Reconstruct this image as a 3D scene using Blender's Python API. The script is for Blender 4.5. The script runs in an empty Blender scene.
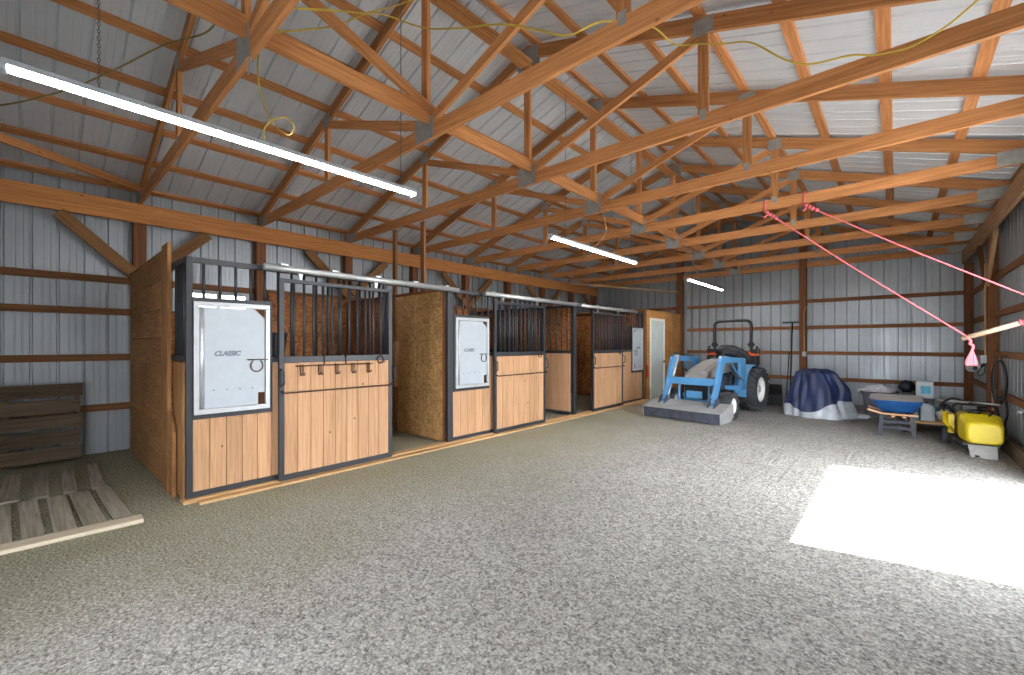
import bpy, math, random
from mathutils import Vector, Matrix
random.seed(7)
SC = bpy.context.scene
COL = SC.collection
R_ = math.radians

# ---------------------------------------------------------------- camera, world, sun, exposure
cam_d = bpy.data.cameras.new('camera'); cam = bpy.data.objects.new('camera', cam_d); COL.objects.link(cam)
cam.location = (0, 0, 1.46); cam.rotation_euler = (R_(90), 0, R_(41.86))
cam_d.sensor_fit = 'HORIZONTAL'; cam_d.sensor_width = 36; cam_d.lens = 428.1/1024*36; cam_d.shift_y = 6.56/1024
cam_d.clip_start = .05; cam_d.clip_end = 300
SC.camera = cam
W = bpy.data.worlds.new('sky'); SC.world = W; W.use_nodes = True
bg = W.node_tree.nodes['Background']; bg.inputs[0].default_value = (.92, .96, 1, 1); bg.inputs[1].default_value = 8
sun_d = bpy.data.lights.new('sun', 'SUN'); sun = bpy.data.objects.new('sun', sun_d); COL.objects.link(sun)
sun_d.energy = 13; sun_d.angle = R_(.6); sun_d.color = (1, .96, .9)
sun.rotation_euler = Vector((-1.75, -.355, -3.05)).to_track_quat('-Z', 'Y').to_euler()
SC.view_settings.view_transform = 'Standard'; SC.view_settings.look = 'None'
SC.view_settings.gamma = 1; SC.view_settings.use_curve_mapping = False
SC.view_settings.exposure = 1.32
SC.cycles.use_denoising = True
SC.cycles.max_bounces = 10; SC.cycles.diffuse_bounces = 6

# ---------------------------------------------------------------- materials
def srgb(r, g, b):
    f = lambda c: (c/12.92 if c <= .04045 else ((c+.055)/1.055)**2.4)
    return (f(r/255), f(g/255), f(b/255), 1)
class NT:
    def __init__(s, name):
        s.m = bpy.data.materials.new(name); s.m.use_nodes = True
        s.t = s.m.node_tree; s.b = s.t.nodes['Principled BSDF']
    def n(s, typ, **kw):
        x = s.t.nodes.new(typ)
        for k, v in kw.items(): setattr(x, k, v)
        return x
    def l(s, a, b): s.t.links.new(a, b)
    def noise(s, vec, scale, detail=4, rough=.6, dist=0):
        x = s.n('ShaderNodeTexNoise'); s.l(vec, x.inputs['Vector'])
        x.inputs['Scale'].default_value = scale; x.inputs['Detail'].default_value = detail
        x.inputs['Roughness'].default_value = rough; x.inputs['Distortion'].default_value = dist
        return x.outputs['Fac']
    def ramp(s, fac, stops):
        x = s.n('ShaderNodeValToRGB'); s.l(fac, x.inputs[0]); e = x.color_ramp.elements
        while len(e) < len(stops): e.new(.5)
        for i, (p, c) in enumerate(stops): e[i].position = p; e[i].color = c
        return x.outputs[0]
    def mix(s, fac, a, b, mode='MIX'):
        x = s.n('ShaderNodeMix', data_type='RGBA', blend_type=mode)
        for sock, v in ((x.inputs[0], fac), (x.inputs[6], a), (x.inputs[7], b)):
            if hasattr(v, 'is_linked'): s.l(v, sock)
            else: sock.default_value = v
        return x.outputs[2]
    def math(s, op, a, b=0.0):
        x = s.n('ShaderNodeMath', operation=op)
        for sock, v in ((x.inputs[0], a), (x.inputs[1], b)):
            if hasattr(v, 'is_linked'): s.l(v, sock)
            else: sock.default_value = v
        return x.outputs[0]
    def mapping(s, vec, scale):
        x = s.n('ShaderNodeMapping'); s.l(vec, x.inputs[0]); x.inputs['Scale'].default_value = scale
        return x.outputs[0]
    def bump(s, h, strength, dist=.01):
        x = s.n('ShaderNodeBump'); s.l(h, x.inputs['Height']); x.inputs['Strength'].default_value = strength
        x.inputs['Distance'].default_value = dist; s.l(x.outputs[0], s.b.inputs['Normal'])
    def fin(s, col, rough=.6, metal=0, spec=None):
        if hasattr(col, 'is_linked'): s.l(col, s.b.inputs['Base Color'])
        else: s.b.inputs['Base Color'].default_value = col
        if hasattr(rough, 'is_linked'): s.l(rough, s.b.inputs['Roughness'])
        else: s.b.inputs['Roughness'].default_value = rough
        s.b.inputs['Metallic'].default_value = metal
        if spec is not None: s.b.inputs['Specular IOR Level'].default_value = spec
        return s.m

def wood(name, light, dark, knot=.7, rough=.7, var=.35, grain=1.0):
    """Lumber: UV u runs along the board, v around it, each board with its own random offset."""
    k = NT(name); uv = k.n('ShaderNodeUVMap').outputs[0]
    g = k.noise(k.mapping(uv, (1.6*grain, 42, 1)), 1, 5, .65, .6)
    big = k.noise(k.mapping(uv, (.22, .6, 1)), 1, 2)
    c = k.ramp(g, [(.3, srgb(*dark)), (.62, srgb(*light))])
    tint = k.ramp(big, [(.35, (1-var, 1-var, 1-var*1.1, 1)), (.65, (1, 1, 1, 1))])
    c = k.mix(1.0, c, tint, 'MULTIPLY')
    v = k.n('ShaderNodeTexVoronoi'); k.l(k.mapping(uv, (5, 8, 1)), v.inputs['Vector']); v.inputs['Scale'].default_value = 1
    vs = k.n('ShaderNodeSeparateColor'); k.l(v.outputs['Color'], vs.inputs[0])
    kn = k.math('MULTIPLY', k.math('LESS_THAN', v.outputs['Distance'], .085), k.math('GREATER_THAN', vs.outputs[0], .6))
    c = k.mix(k.math('MULTIPLY', kn, knot), c, srgb(*[int(d*.45) for d in dark]))
    k.bump(g, .25, .002)
    return k.fin(c, rough, 0, .3)

def plain(name, rgb, rough=.5, metal=0, var=.12, scale=9, bump=0, spec=None):
    k = NT(name); co = k.n('ShaderNodeTexCoord').outputs['Object']
    n = k.noise(co, scale, 4)
    c = srgb(*rgb); lo = tuple(x*(1-var) for x in c[:3])+(1,); hi = tuple(min(1, x*(1+var)) for x in c[:3])+(1,)
    if bump: k.bump(k.noise(co, scale*6, 3), bump, .01)
    return k.fin(k.ramp(n, [(.35, lo), (.65, hi)]), rough, metal, spec)

M = {}
M['truss'] = wood('truss_lumber', (208, 146, 94), (160, 102, 58), .6)
M['purlin'] = wood('purlin_lumber', (206, 144, 94), (160, 100, 58), .6)
M['beam'] = wood('header_lumber', (204, 140, 82), (168, 104, 54), .6, var=.2)
M['post'] = wood('post_lumber', (140, 90, 56), (98, 60, 38), .3)
M['girt'] = wood('girt_lumber', (154, 104, 68), (114, 74, 46), .4)
M['brace'] = wood('brace_lumber', (152, 108, 66), (112, 76, 44), .4)
M['weather'] = wood('weathered_lumber', (200, 160, 124), (150, 114, 84), .3)
M['board'] = wood('stall_board', (202, 160, 124), (172, 128, 92), .8, var=.24)
M['sill'] = wood('sill_lumber', (214, 176, 128), (176, 134, 88), .4)
M['pallet'] = wood('pallet_wood', (120, 104, 88), (78, 66, 54), .3, .9, .3)
M['deck'] = wood('deck_wood', (178, 170, 156), (130, 122, 110), .3, .9, .3)
M['handle'] = wood('handle_wood', (222, 176, 140), (190, 140, 104), .1)
M['pole'] = wood('pole_wood', (226, 204, 178), (200, 176, 150), .1)
M['steel'] = plain('dark_steel', (46, 48, 53), .45, .15, .1)
M['galv'] = plain('galvanised_steel', (186, 190, 192), .38, .6, .08, 14)
M['plate'] = plain('gusset_plate_steel', (150, 150, 148), .55, .35, .12, 20)
M['white'] = plain('white_paint', (166, 174, 182), .4, 0, .03)
M['whitealu'] = plain('bare_aluminium', (186, 190, 194), .35, .35, .05)
M['black'] = plain('black_plastic', (28, 28, 30), .5, 0, .2)
M['iron'] = plain('rusty_iron', (72, 52, 44), .6, .4, .3, 30)
M['rubber'] = plain('tyre_rubber', (56, 58, 62), .7, 0, .25, 12, .3)
M['rim'] = plain('white_rim', (232, 232, 230), .4, 0, .03)
M['blue'] = plain('tractor_blue', (82, 142, 190), .35, 0, .08, 6)
M['bucket'] = plain('worn_bucket_steel', (152, 152, 152), .6, .1, .14, 4)
M['bucketdark'] = plain('bucket_front_steel', (72, 76, 88), .5, .3, .25, 9)
M['hood'] = plain('grey_hood', (142, 138, 134), .45, 0, .1, 5)
M['cloth'] = plain('dark_cloth', (46, 48, 54), .9, 0, .35, 9, .3)
M['orange'] = plain('orange_plastic', (226, 92, 44), .4, 0, .05)
M['tarpblue'] = plain('blue_tarp', (24, 38, 76), .5, 0, .35, 4, .6)
M['tarpgrey'] = plain('silver_tarp', (176, 182, 190), .5, 0, .2, 6, .6)
M['barrow'] = plain('wheelbarrow_blue', (30, 84, 146), .4, 0, .2, 8)
M['tubin'] = plain('worn_tub_inside', (170, 166, 164), .6, 0, .15, 8)
M['navy'] = plain('navy_steel', (22, 28, 46), .5, 0, .2)
M['bin'] = plain('grey_plastic', (84, 82, 90), .55, 0, .12)
M['bag'] = plain('white_plastic_film', (206, 206, 212), .4, 0, .2, 22, .6)
M['greenblue'] = plain('teal_print', (60, 160, 190), .5, 0, .2, 20)
M['teal'] = plain('teal_plastic', (36, 104, 128), .5, 0, .1)
M['yellow'] = plain('yellow_tank_plastic', (200, 178, 26), .4, 0, .06, 5)
M['rope'] = plain('pink_rope', (214, 104, 114), .8, 0, .15, 60)
M['cord'] = plain('yellow_cord', (196, 170, 62), .5, 0, .1, 20)
M['darkcord'] = plain('dark_cord', (118, 104, 52), .5, 0, .1, 20)
M['chain'] = plain('chain_steel', (90, 90, 90), .5, .6, .1)
M['grey'] = plain('grey_box', (186, 190, 194), .5, 0, .05)
M['paint'] = plain('door_white', (196, 206, 204), .5, 0, .06, 3)
M['casing'] = plain('casing_white', (232, 232, 226), .5, 0, .03)
M['dusty'] = wood('dusty_board', (206, 194, 172), (172, 158, 136), .1, .9, .15)
M['ink'] = plain('grey_print', (112, 120, 130), .6)
M['red'] = plain('red_plastic', (206, 50, 40), .5)

def tube_light():
    k = NT('lamp_diffuser'); k.b.inputs['Emission Color'].default_value = (1, .98, .96, 1); k.b.inputs['Emission Strength'].default_value = 24
    return k.fin((.9, .9, .9, 1), .5)
M['lamp'] = tube_light()

def sheet(name, rgb, rough, metal, dirt=.15):
    k = NT(name); co = k.n('ShaderNodeTexCoord').outputs['Object']
    n = k.noise(co, 1.4, 5, .65); f = k.noise(co, 45, 2)
    c = srgb(*rgb); lo = tuple(x*(1-dirt) for x in c[:3])+(1,)
    col = k.mix(k.math('MULTIPLY', f, .1), k.ramp(n, [(.3, lo), (.7, c)]), (.25, .25, .25, 1))
    return k.fin(col, k.ramp(n, [(.3, (rough+.1,)*3+(1,)), (.7, (rough,)*3+(1,))]), metal)
M['wallsheet'] = sheet('wall_sheet_metal', (160, 166, 172), .36, .5)
M['roofsheet'] = sheet('roof_sheet_metal', (216, 222, 230), .36, .3)

def plywood(name, a, b, c3):
    k = NT(name); uv = k.n('ShaderNodeUVMap').outputs[0]
    g = k.noise(k.mapping(uv, (.8, 9, 1)), 2.2, 6, .65, 1.6)
    c = k.ramp(g, [(.3, srgb(*a)), (.5, srgb(*b)), (.68, srgb(*c3))])
    b = k.noise(uv, 1.3, 2); c = k.mix(1, c, k.ramp(b, [(.35, (.72, .7, .68, 1)), (.65, (1, 1, 1, 1))]), 'MULTIPLY')
    return k.fin(c, .7, 0, .3)
M['ply'] = plywood('plywood', (134, 92, 54), (166, 118, 74), (188, 142, 94))
M['closetply'] = plywood('closet_plywood', (160, 108, 54), (192, 138, 78), (210, 160, 100))
def osb(name, a, b, c3):
    k = NT(name); uv = k.n('ShaderNodeUVMap').outputs[0]
    v = k.n('ShaderNodeTexVoronoi'); k.l(k.mapping(uv, (20, 50, 1)), v.inputs['Vector']); v.inputs['Scale'].default_value = 1
    v2 = k.n('ShaderNodeTexVoronoi'); k.l(k.mapping(uv, (54, 19, 1)), v2.inputs['Vector']); v2.inputs['Scale'].default_value = 1
    m = k.n('ShaderNodeSeparateColor'); k.l(v.outputs['Color'], m.inputs[0])
    m2 = k.n('ShaderNodeSeparateColor'); k.l(v2.outputs['Color'], m2.inputs[0])
    h = k.math('ADD', k.math('MULTIPLY', m.outputs[0], .5), k.math('MULTIPLY', m2.outputs[1], .5))
    c = k.ramp(h, [(.15, srgb(*a)), (.5, srgb(*b)), (.85, srgb(*c3))])
    st = k.noise(k.mapping(uv, (1.2, .5, 1)), 1.6, 3); c = k.mix(1, c, k.ramp(st, [(.38, (.68, .66, .62, 1)), (.58, (1, 1, 1, 1))]), 'MULTIPLY')
    k.bump(h, .3, .002)
    return k.fin(c, .75, 0, .25)
M['osb'] = osb('strand_board', (164, 122, 74), (190, 148, 96), (210, 172, 120))
M['osbdark'] = osb('old_strand_board', (128, 78, 44), (168, 110, 64), (194, 138, 86))

def gravel(name):
    k = NT(name); co = k.n('ShaderNodeTexCoord').outputs['Object']
    sx = k.n('ShaderNodeSeparateXYZ'); k.l(co, sx.inputs[0])
    fine = k.noise(co, 62, 5, .78); mid = k.noise(k.mapping(co, (1, 1, 1)), 17, 4, .7, .5); big = k.noise(co, .8, 4, .6)
    v = k.n('ShaderNodeTexVoronoi'); k.l(co, v.inputs['Vector']); v.inputs['Scale'].default_value = 48
    cs = k.n('ShaderNodeSeparateColor'); k.l(v.outputs['Color'], cs.inputs[0])
    base = k.ramp(fine, [(.35, srgb(68, 67, 65)), (.5, srgb(158, 156, 151)), (.62, srgb(232, 230, 225))])
    base = k.mix(.42, base, k.ramp(cs.outputs[0], [(0, srgb(84, 82, 78)), (.35, srgb(160, 158, 153)), (1, srgb(222, 220, 214))]))
    # chaff and hay dust swept along the stalls
    hx = k.math('ADD', sx.outputs[0], k.math('MULTIPLY', big, 2.2))
    hay = k.ramp(k.math('MULTIPLY', k.math('ADD', hx, 1.1), -.45), [(0, (0, 0, 0, 1)), (1, (1, 1, 1, 1))])
    haycol = k.ramp(fine, [(.35, srgb(82, 78, 60)), (.5, srgb(164, 160, 134)), (.63, srgb(224, 218, 194))])
    base = k.mix(k.math('MULTIPLY', hay, .92), base, haycol)
    base = k.mix(1, base, k.ramp(big, [(.3, (.86, .85, .84, 1)), (.65, (1, 1, 1, 1))]), 'MULTIPLY')
    # drag-harrow marks along the aisle
    st = k.ramp(k.noise(k.mapping(co, (8, .14, 1)), 1, 3, .55, .15), [(.42, (0, 0, 0, 1)), (.58, (1, 1, 1, 1))])
    h = k.math('ADD', k.math('MULTIPLY', fine, .5), k.math('ADD', k.math('MULTIPLY', mid, 1.1), k.math('MULTIPLY', st, .2)))
    k.bump(h, 1, .05)
    return k.fin(base, .95, 0, .1)
M['gravel'] = gravel('crushed_gravel')

def glass():
    k = NT('window_glass'); k.b.inputs['Transmission Weight'].default_value = 1; k.b.inputs['IOR'].default_value = 1.1
    return k.fin((.95, .97, 1, 1), .05)
M['glass'] = glass()

# ---------------------------------------------------------------- mesh builder
class MB:
    def __init__(s): s.v = []; s.f = []; s.uv = []; s.sm = []
    def face(s, idx, uvs, smooth=False): s.f.append(idx); s.uv.append(uvs); s.sm.append(smooth)
    def hexa(s, c, du, dv, off=None):
        """8 corners: c[0..3] the near end loop, c[4..7] the far end loop; du the length."""
        o = off or (random.uniform(0, 60), random.uniform(0, 60)); b = len(s.v); s.v += [tuple(p) for p in c]
        L = du; w = [(Vector(c[(i+1) % 4])-Vector(c[i])).length for i in range(4)]; acc = o[1]
        for i in range(4):
            j = (i+1) % 4
            s.face([b+i, b+j, b+4+j, b+4+i], [(o[0], acc), (o[0], acc+w[i]), (o[0]+L, acc+w[i]), (o[0]+L, acc)]); acc += w[i]
        s.face([b+3, b+2, b+1, b], [(o[0], o[1]), (o[0]+.01, o[1]), (o[0]+.01, o[1]+w[0]), (o[0], o[1]+w[0])])
        s.face([b+4, b+5, b+6, b+7], [(o[0], o[1]), (o[0]+.01, o[1]), (o[0]+.01, o[1]+w[0]), (o[0], o[1]+w[0])])
        return s
    def beam(s, p0, p1, w, d, up=(0, 0, 1)):
        """Box from p0 to p1; d is measured along `up`, w across."""
        p0, p1, up = Vector(p0), Vector(p1), Vector(up); a = (p1-p0).normalized()
        x = a.cross(up).normalized(); u = x.cross(a).normalized()
        r = [x*-w/2+u*-d/2, x*w/2+u*-d/2, x*w/2+u*d/2, x*-w/2+u*d/2]
        return s.hexa([p0+q for q in r]+[p1+q for q in r], (p1-p0).length, 0)
    def box(s, lo, hi, axis=None):
        lo, hi = Vector(lo), Vector(hi); e = hi-lo
        ax = axis if axis is not None else max(range(3), key=lambda i: e[i])
        c = (lo+hi)/2; p0 = c.copy(); p1 = c.copy(); p0[ax] = lo[ax]; p1[ax] = hi[ax]
        if ax == 2: return s.beam(p0, p1, e[0], e[1], (0, 1, 0))
        return s.beam(p0, p1, e[1-ax] if ax < 2 else e[0], e[2])
    def tube(s, pts, r, n=8, closed=False, cap=True):
        P = [Vector(p) for p in pts]; m = len(P); rr = r if hasattr(r, '__len__') else [r]*m
        b = len(s.v); prev = None; L = 0
        for i, p in enumerate(P):
            if closed: t = P[(i+1) % m]-P[i-1]
            else: t = P[min(i+1, m-1)]-P[max(i-1, 0)]
            t = t.normalized() if t.length > 1e-9 else Vector((0, 0, 1))
            if prev is None: x = t.orthogonal().normalized()
            else:
                x = prev-t*prev.dot(t); x = x.normalized() if x.length > 1e-6 else t.orthogonal().normalized()
            prev = x; y = t.cross(x)
            for k in range(n):
                a = 2*math.pi*k/n; s.v.append(tuple(p+(x*math.cos(a)+y*math.sin(a))*rr[i]))
        for i in range(m if closed else m-1):
            j = (i+1) % m
            for k in range(n):
                q = (k+1) % n
                s.face([b+i*n+k, b+i*n+q, b+j*n+q, b+j*n+k], [(i*.1, k/n), (i*.1, (k+1)/n), (i*.1+.1, (k+1)/n), (i*.1+.1, k/n)], True)
        if cap and not closed:
            s.face([b+k for k in reversed(range(n))], [(0, 0)]*n); s.face([b+(m-1)*n+k for k in range(n)], [(0, 0)]*n)
        return s
    def lathe(s, prof, c, axis=(0, 0, 1), n=24, close=True):
        """prof: (radius, along) pairs around axis at c."""
        c, a = Vector(c), Vector(axis).normalized(); x = a.orthogonal().normalized(); y = a.cross(x); b = len(s.v); m = len(prof)
        for r, h in prof:
            for k in range(n):
                t = 2*math.pi*k/n; s.v.append(tuple(c+a*h+(x*math.cos(t)+y*math.sin(t))*r))
        for i in range(m-1):
            for k in range(n):
                q = (k+1) % n; s.face([b+i*n+k, b+i*n+q, b+(i+1)*n+q, b+(i+1)*n+k], [(k/n, i/m), ((k+1)/n, i/m), ((k+1)/n, (i+1)/m), (k/n, (i+1)/m)], True)
        if close:
            s.face([b+k for k in reversed(range(n))], [(0, 0)]*n); s.face([b+(m-1)*n+k for k in range(n)], [(0, 0)]*n)
        return s
    def prism(s, poly, ext):
        """poly: list of 3-D points in order, extruded by vector ext."""
        n = len(poly); b = len(s.v); P = [Vector(p) for p in poly]; e = Vector(ext); o = (random.uniform(0, 60), random.uniform(0, 60))
        s.v += [tuple(p) for p in P]+[tuple(p+e) for p in P]
        nr = e.normalized(); x = (P[1]-P[0]).normalized(); y = nr.cross(x)
        U = [(o[0]+(p-P[0]).dot(x), o[1]+(p-P[0]).dot(y)) for p in P]
        s.face(list(reversed(range(b, b+n))), list(reversed(U))); s.face(list(range(b+n, b+2*n)), U)
        for i in range(n):
            j = (i+1) % n; L = (P[j]-P[i]).length
            s.face([b+i, b+j, b+n+j, b+n+i], [(o[0], o[1]), (o[0]+L, o[1]), (o[0]+L, o[1]+e.length), (o[0], o[1]+e.length)])
        return s
    def loft(s, rings, cap=True, smooth=True):
        b = len(s.v); n = len(rings[0])
        for r in rings: s.v += [tuple(p) for p in r]
        for i in range(len(rings)-1):
            for k in range(n):
                q = (k+1) % n; s.face([b+i*n+k, b+i*n+q, b+(i+1)*n+q, b+(i+1)*n+k], [(k/n, i), ((k+1)/n, i), ((k+1)/n, i+1), (k/n, i+1)], smooth)
        if cap:
            s.face([b+k for k in reversed(range(n))], [(0, 0)]*n); s.face([b+(len(rings)-1)*n+k for k in range(n)], [(0, 0)]*n)
        return s
    def mesh(s, name, org=(0, 0, 0)):
        me = bpy.data.meshes.new(name); ox, oy, oz = org
        me.from_pydata([(a-ox, b-oy, c-oz) for a, b, c in s.v], [], s.f)
        uvl = me.uv_layers.new(name='UVMap'); flat = [c for fu in s.uv for u in fu for c in u]
        uvl.data.foreach_set('uv', flat); me.polygons.foreach_set('use_smooth', s.sm)
        me.update(); return me

def obj(name, mb, mat, parent=None, label=None, bevel=0):
    """One mesh object; vertices are in world space (or in the parent's own space when the parent sits at the origin)."""
    org = parent_loc(parent) if parent else (0, 0, 0)
    me = mb.mesh(name, org); me.materials.append(M[mat])
    o = bpy.data.objects.new(name, me); COL.objects.link(o)
    if parent: o.parent = parent
    if label: o['label'] = label
    if bevel:
        m = o.modifiers.new('edge', 'BEVEL'); m.width = bevel; m.segments = 2; m.limit_method = 'ANGLE'
    return o
def parent_loc(p):
    v = Vector((0, 0, 0))
    while p: v += Vector(p.location); p = p.parent
    return v
def tag(o, label, cat, group=None, kind=None):
    o['label'] = label; o['category'] = cat
    if group: o['group'] = group
    if kind: o['kind'] = kind
    return o
def thing(name, label, cat, loc=(0, 0, 0), group=None):
    o = bpy.data.objects.new(name, None); COL.objects.link(o); o.location = loc; o.empty_display_size = .1
    return tag(o, label, cat, group)
def solo(name, mb, mat, label, cat, group=None, kind=None, bevel=0):
    return tag(obj(name, mb, mat, None, None, bevel), label, cat, group, kind)
def struct(name, mb, mat, label, cat):
    return solo(name, mb, mat, label, cat, None, 'structure')
def dup(root, loc, label=None):
    def cp(o, par):
        c = o.copy(); COL.objects.link(c); c.parent = par
        for ch in list(kids.get(o.name, [])): cp(ch, c)
        return c
    kids = {}
    for o in bpy.data.objects:
        if o.parent: kids.setdefault(o.parent.name, []).append(o)
    r = cp(root, None); r.location = loc
    if label: r['label'] = label
    return r
ORD = ['first', 'second', 'third', 'fourth', 'fifth', 'sixth', 'seventh', 'eighth', 'ninth', 'tenth']

# ---------------------------------------------------------------- the barn shell
XL, XR, XC = -7.95, 1.19, -3.35
YF, YB = -1.6, 13.17
PITCH = 1/3
chord_top = lambda x: 5.10-PITCH*abs(x-XC)
roof_z = lambda x: chord_top(x)+.040
TY = [.98+1.524*k for k in range(8)]+[13.06]

struct('floor', MB().prism([(-40, -40, 0), (40, -40, 0), (40, 45, 0), (-40, 45, 0)], (0, 0, -.2)), 'gravel', 'grey crushed gravel floor of the barn', 'floor')

def profile(a, b, pitch=.229):
    """Ribbed panel section: (along, out) pairs from a to b."""
    out = []; t = a
    while t < b:
        for d, h in ((0, 0), (.058, 0), (.064, .0025), (.074, .0025), (.080, 0), (.118, 0), (.124, .0025), (.134, .0025), (.140, 0), (.184, 0), (.193, .024), (.207, .024), (.216, 0)):
            if t+d <= b: out.append((t+d, h))
        t += pitch
    out.append((b, 0)); return out
def ribbed(mb, prof, place, rows):
    """rows: functions giving the running coordinate at each profile point."""
    b = len(mb.v); n = len(prof)
    for r in rows:
        for t, h in prof: mb.v.append(place(t, h, r(t)))
    for i in range(len(rows)-1):
        for k in range(n-1):
            mb.face([b+i*n+k, b+i*n+k+1, b+(i+1)*n+k+1, b+(i+1)*n+k], [(0, 0), (1, 0), (1, 1), (0, 1)])
    return mb
# left wall, with a window opening behind the first stall
WY0, WY1, WZ0, WZ1 = 1.5, 2.36, 1.96, 2.285
wl = MB(); pl = lambda t, h, r: (XL-h, t, r)
ribbed(wl, profile(YF, WY0), pl, [lambda t: -.05, lambda t: roof_z(XL)])
ribbed(wl, profile(WY1, YB), pl, [lambda t: -.05, lambda t: roof_z(XL)])
ribbed(wl, profile(WY0, WY1), pl, [lambda t: -.05, lambda t: WZ0]); ribbed(wl, profile(WY0, WY1), pl, [lambda t: WZ1, lambda t: roof_z(XL)])
struct('wall_left', wl, 'wallsheet', 'ribbed bluish metal wall behind the horse stalls', 'wall')
struct('wall_back', ribbed(MB(), profile(XL, XR), lambda t, h, r: (t, YB+h, r), [lambda t: -.05, lambda t: roof_z(t)]), 'wallsheet', 'ribbed metal end wall behind the tractor', 'wall')
# right wall with the big doorway that lets the sun patch in
DY0, DY1, DZ = 4.08, 6.80, 3.08
wr = MB(); pr = lambda t, h, r: (XR+h, t, r)
ribbed(wr, profile(YF, DY0), pr, [lambda t: -.05, lambda t: roof_z(XR)]); ribbed(wr, profile(DY1, YB), pr, [lambda t: -.05, lambda t: roof_z(XR)])
ribbed(wr, profile(DY0, DY1), pr, [lambda t: DZ, lambda t: roof_z(XR)])
struct('wall_right', wr, 'wallsheet', 'ribbed metal wall at the right beside the yellow tank', 'wall')
rf = MB()
ribbed(rf, profile(YF-.3, YB+.3), lambda t, h, r: (r, t, roof_z(r)+h), [lambda t: XL-.2, lambda t: XC])
ribbed(rf, profile(YF-.3, YB+.3), lambda t, h, r: (r, t, roof_z(r)+h), [lambda t: XC, lambda t: XR+.2])
struct('ceiling', rf, 'roofsheet', 'ribbed pale metal underside of the gable roof', 'ceiling')
struct('trim_1', MB().box((1.10, DY1+.1, 0), (1.155, YB-.1, .2)), 'pallet', 'skirt board along the foot of the right wall', 'trim')
# wall behind the viewer; its doorway is unseen, added and sized for fill light
fw = MB(); pf_ = lambda t, h, r: (t, YF-h, r); FX0, FX1, FZ = -2.2, .9, 2.0
ribbed(fw, profile(XL, FX0), pf_, [lambda t: -.05, lambda t: roof_z(t)]); ribbed(fw, profile(FX0, FX1), pf_, [lambda t: FZ, lambda t: roof_z(t)]); ribbed(fw, profile(FX1, XR), pf_, [lambda t: -.05, lambda t: roof_z(t)])
struct('wall_front', fw, 'wallsheet', 'ribbed metal wall behind the viewer, unseen doorway added for fill light', 'wall')
wn = thing('window_1', 'bright window in the metal wall behind the first stall', 'window', (XL, (WY0+WY1)/2, WZ0)); wn['kind'] = 'structure'
f = MB()
for z in (WZ0, WZ1-.05): f.box((XL-.03, WY0, z), (XL+.03, WY1, z+.05))
for y in (WY0, WY1-.05, (WY0+WY1)/2-.02): f.box((XL-.03, y, WZ0+.05), (XL+.03, y+.05, WZ1-.05))
obj('window_frame', f, 'white', wn); obj('pane', MB().box((XL-.004, WY0+.05, WZ0+.05), (XL+.002, WY1-.05, WZ1-.05)), 'glass', wn)

# ---------------------------------------------------------------- trusses
def make_truss():
    t = thing('roof_truss', '', 'roof truss', (0, 0, 0), 'roof trusses across the barn')
    th = .038; CB, CD = 3.395, .14
    def chord(sgn):
        x0, x1 = XC, XC+sgn*4.62
        n = math.sqrt(1+PITCH**2); d = .14*n
        poly = [(x0, -th/2, chord_top(x0)), (x1, -th/2, chord_top(x1)), (x1, -th/2, max(chord_top(x1)-d, CB+.0)), (x0, -th/2, chord_top(x0)-d)]
        P = [Vector(p) for p in poly]; e = Vector((0, th, 0))
        return MB().hexa([P[0], P[0]+e, P[3]+e, P[3], P[1], P[1]+e, P[2]+e, P[2]], 4.8, 0)
    for s in (-1, 1): obj('top_chord', chord(s), 'truss', t)
    obj('bottom_chord', MB().beam((XC-4.5, 0, CB+CD/2), (XC+4.5, 0, CB+CD/2), th, CD), 'truss', t)
    obj('king_post', MB().box((XC-.045, -th/2, CB+CD), (XC+.045, th/2, chord_top(XC)-.17)), 'truss', t)
    for s in (-1, 1):
        x = XC+s*2.06; zt = chord_top(x)-.155
        obj('web_post', MB().box((x-.045, -th/2, CB+CD), (x+.045, th/2, zt)), 'truss', t)
        obj('web_diagonal', MB().beam((XC+s*.06, .0, CB+CD+.03), (x-s*.05, 0, zt-.01), th-.002, .089), 'truss', t)
    def plate(x, z, w, h, sl=0):
        m = MB()
        for y in (-th/2-.002, th/2+.002):
            c, s_ = math.cos(sl), math.sin(sl)
            q = [(-w/2, -h/2), (w/2, -h/2), (w/2, h/2), (-w/2, h/2)]
            m.prism([(x+a*c-b*s_, y-.0015, z+a*s_+b*c) for a, b in q], (0, .003, 0))
        obj('gusset_plate', m, 'plate', t)
    plate(XC, CB+.115, .27, .23); plate(XC, 4.95, .34, .2)
    for s in (-1, 1):
        plate(XC+s*2.06, chord_top(XC+s*2.06)-.1, .17, .15, 0); plate(XC+s*2.06, CB+.13, .06, .09)
        plate(XC+s*4.34, CB+.085, .32, .16)
    return t
t0 = make_truss()
TL = ['nearest roof truss, steepest in view at upper left', 'second roof truss from the viewer', 'third roof truss, its long chord crossing the picture to upper right', 'fourth roof truss, just past the hanging stud at the strand board',
      'fifth roof truss, the one with pink ropes tied on', 'sixth roof truss, next behind the roped one', 'third roof truss from the end wall', 'second roof truss from the end wall', 'end roof truss standing against the back wall']
t0.location = (0, TY[0], 0); t0['label'] = TL[0]
for i in range(1, 9): dup(t0, (0, TY[i], 0), TL[i])

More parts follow.
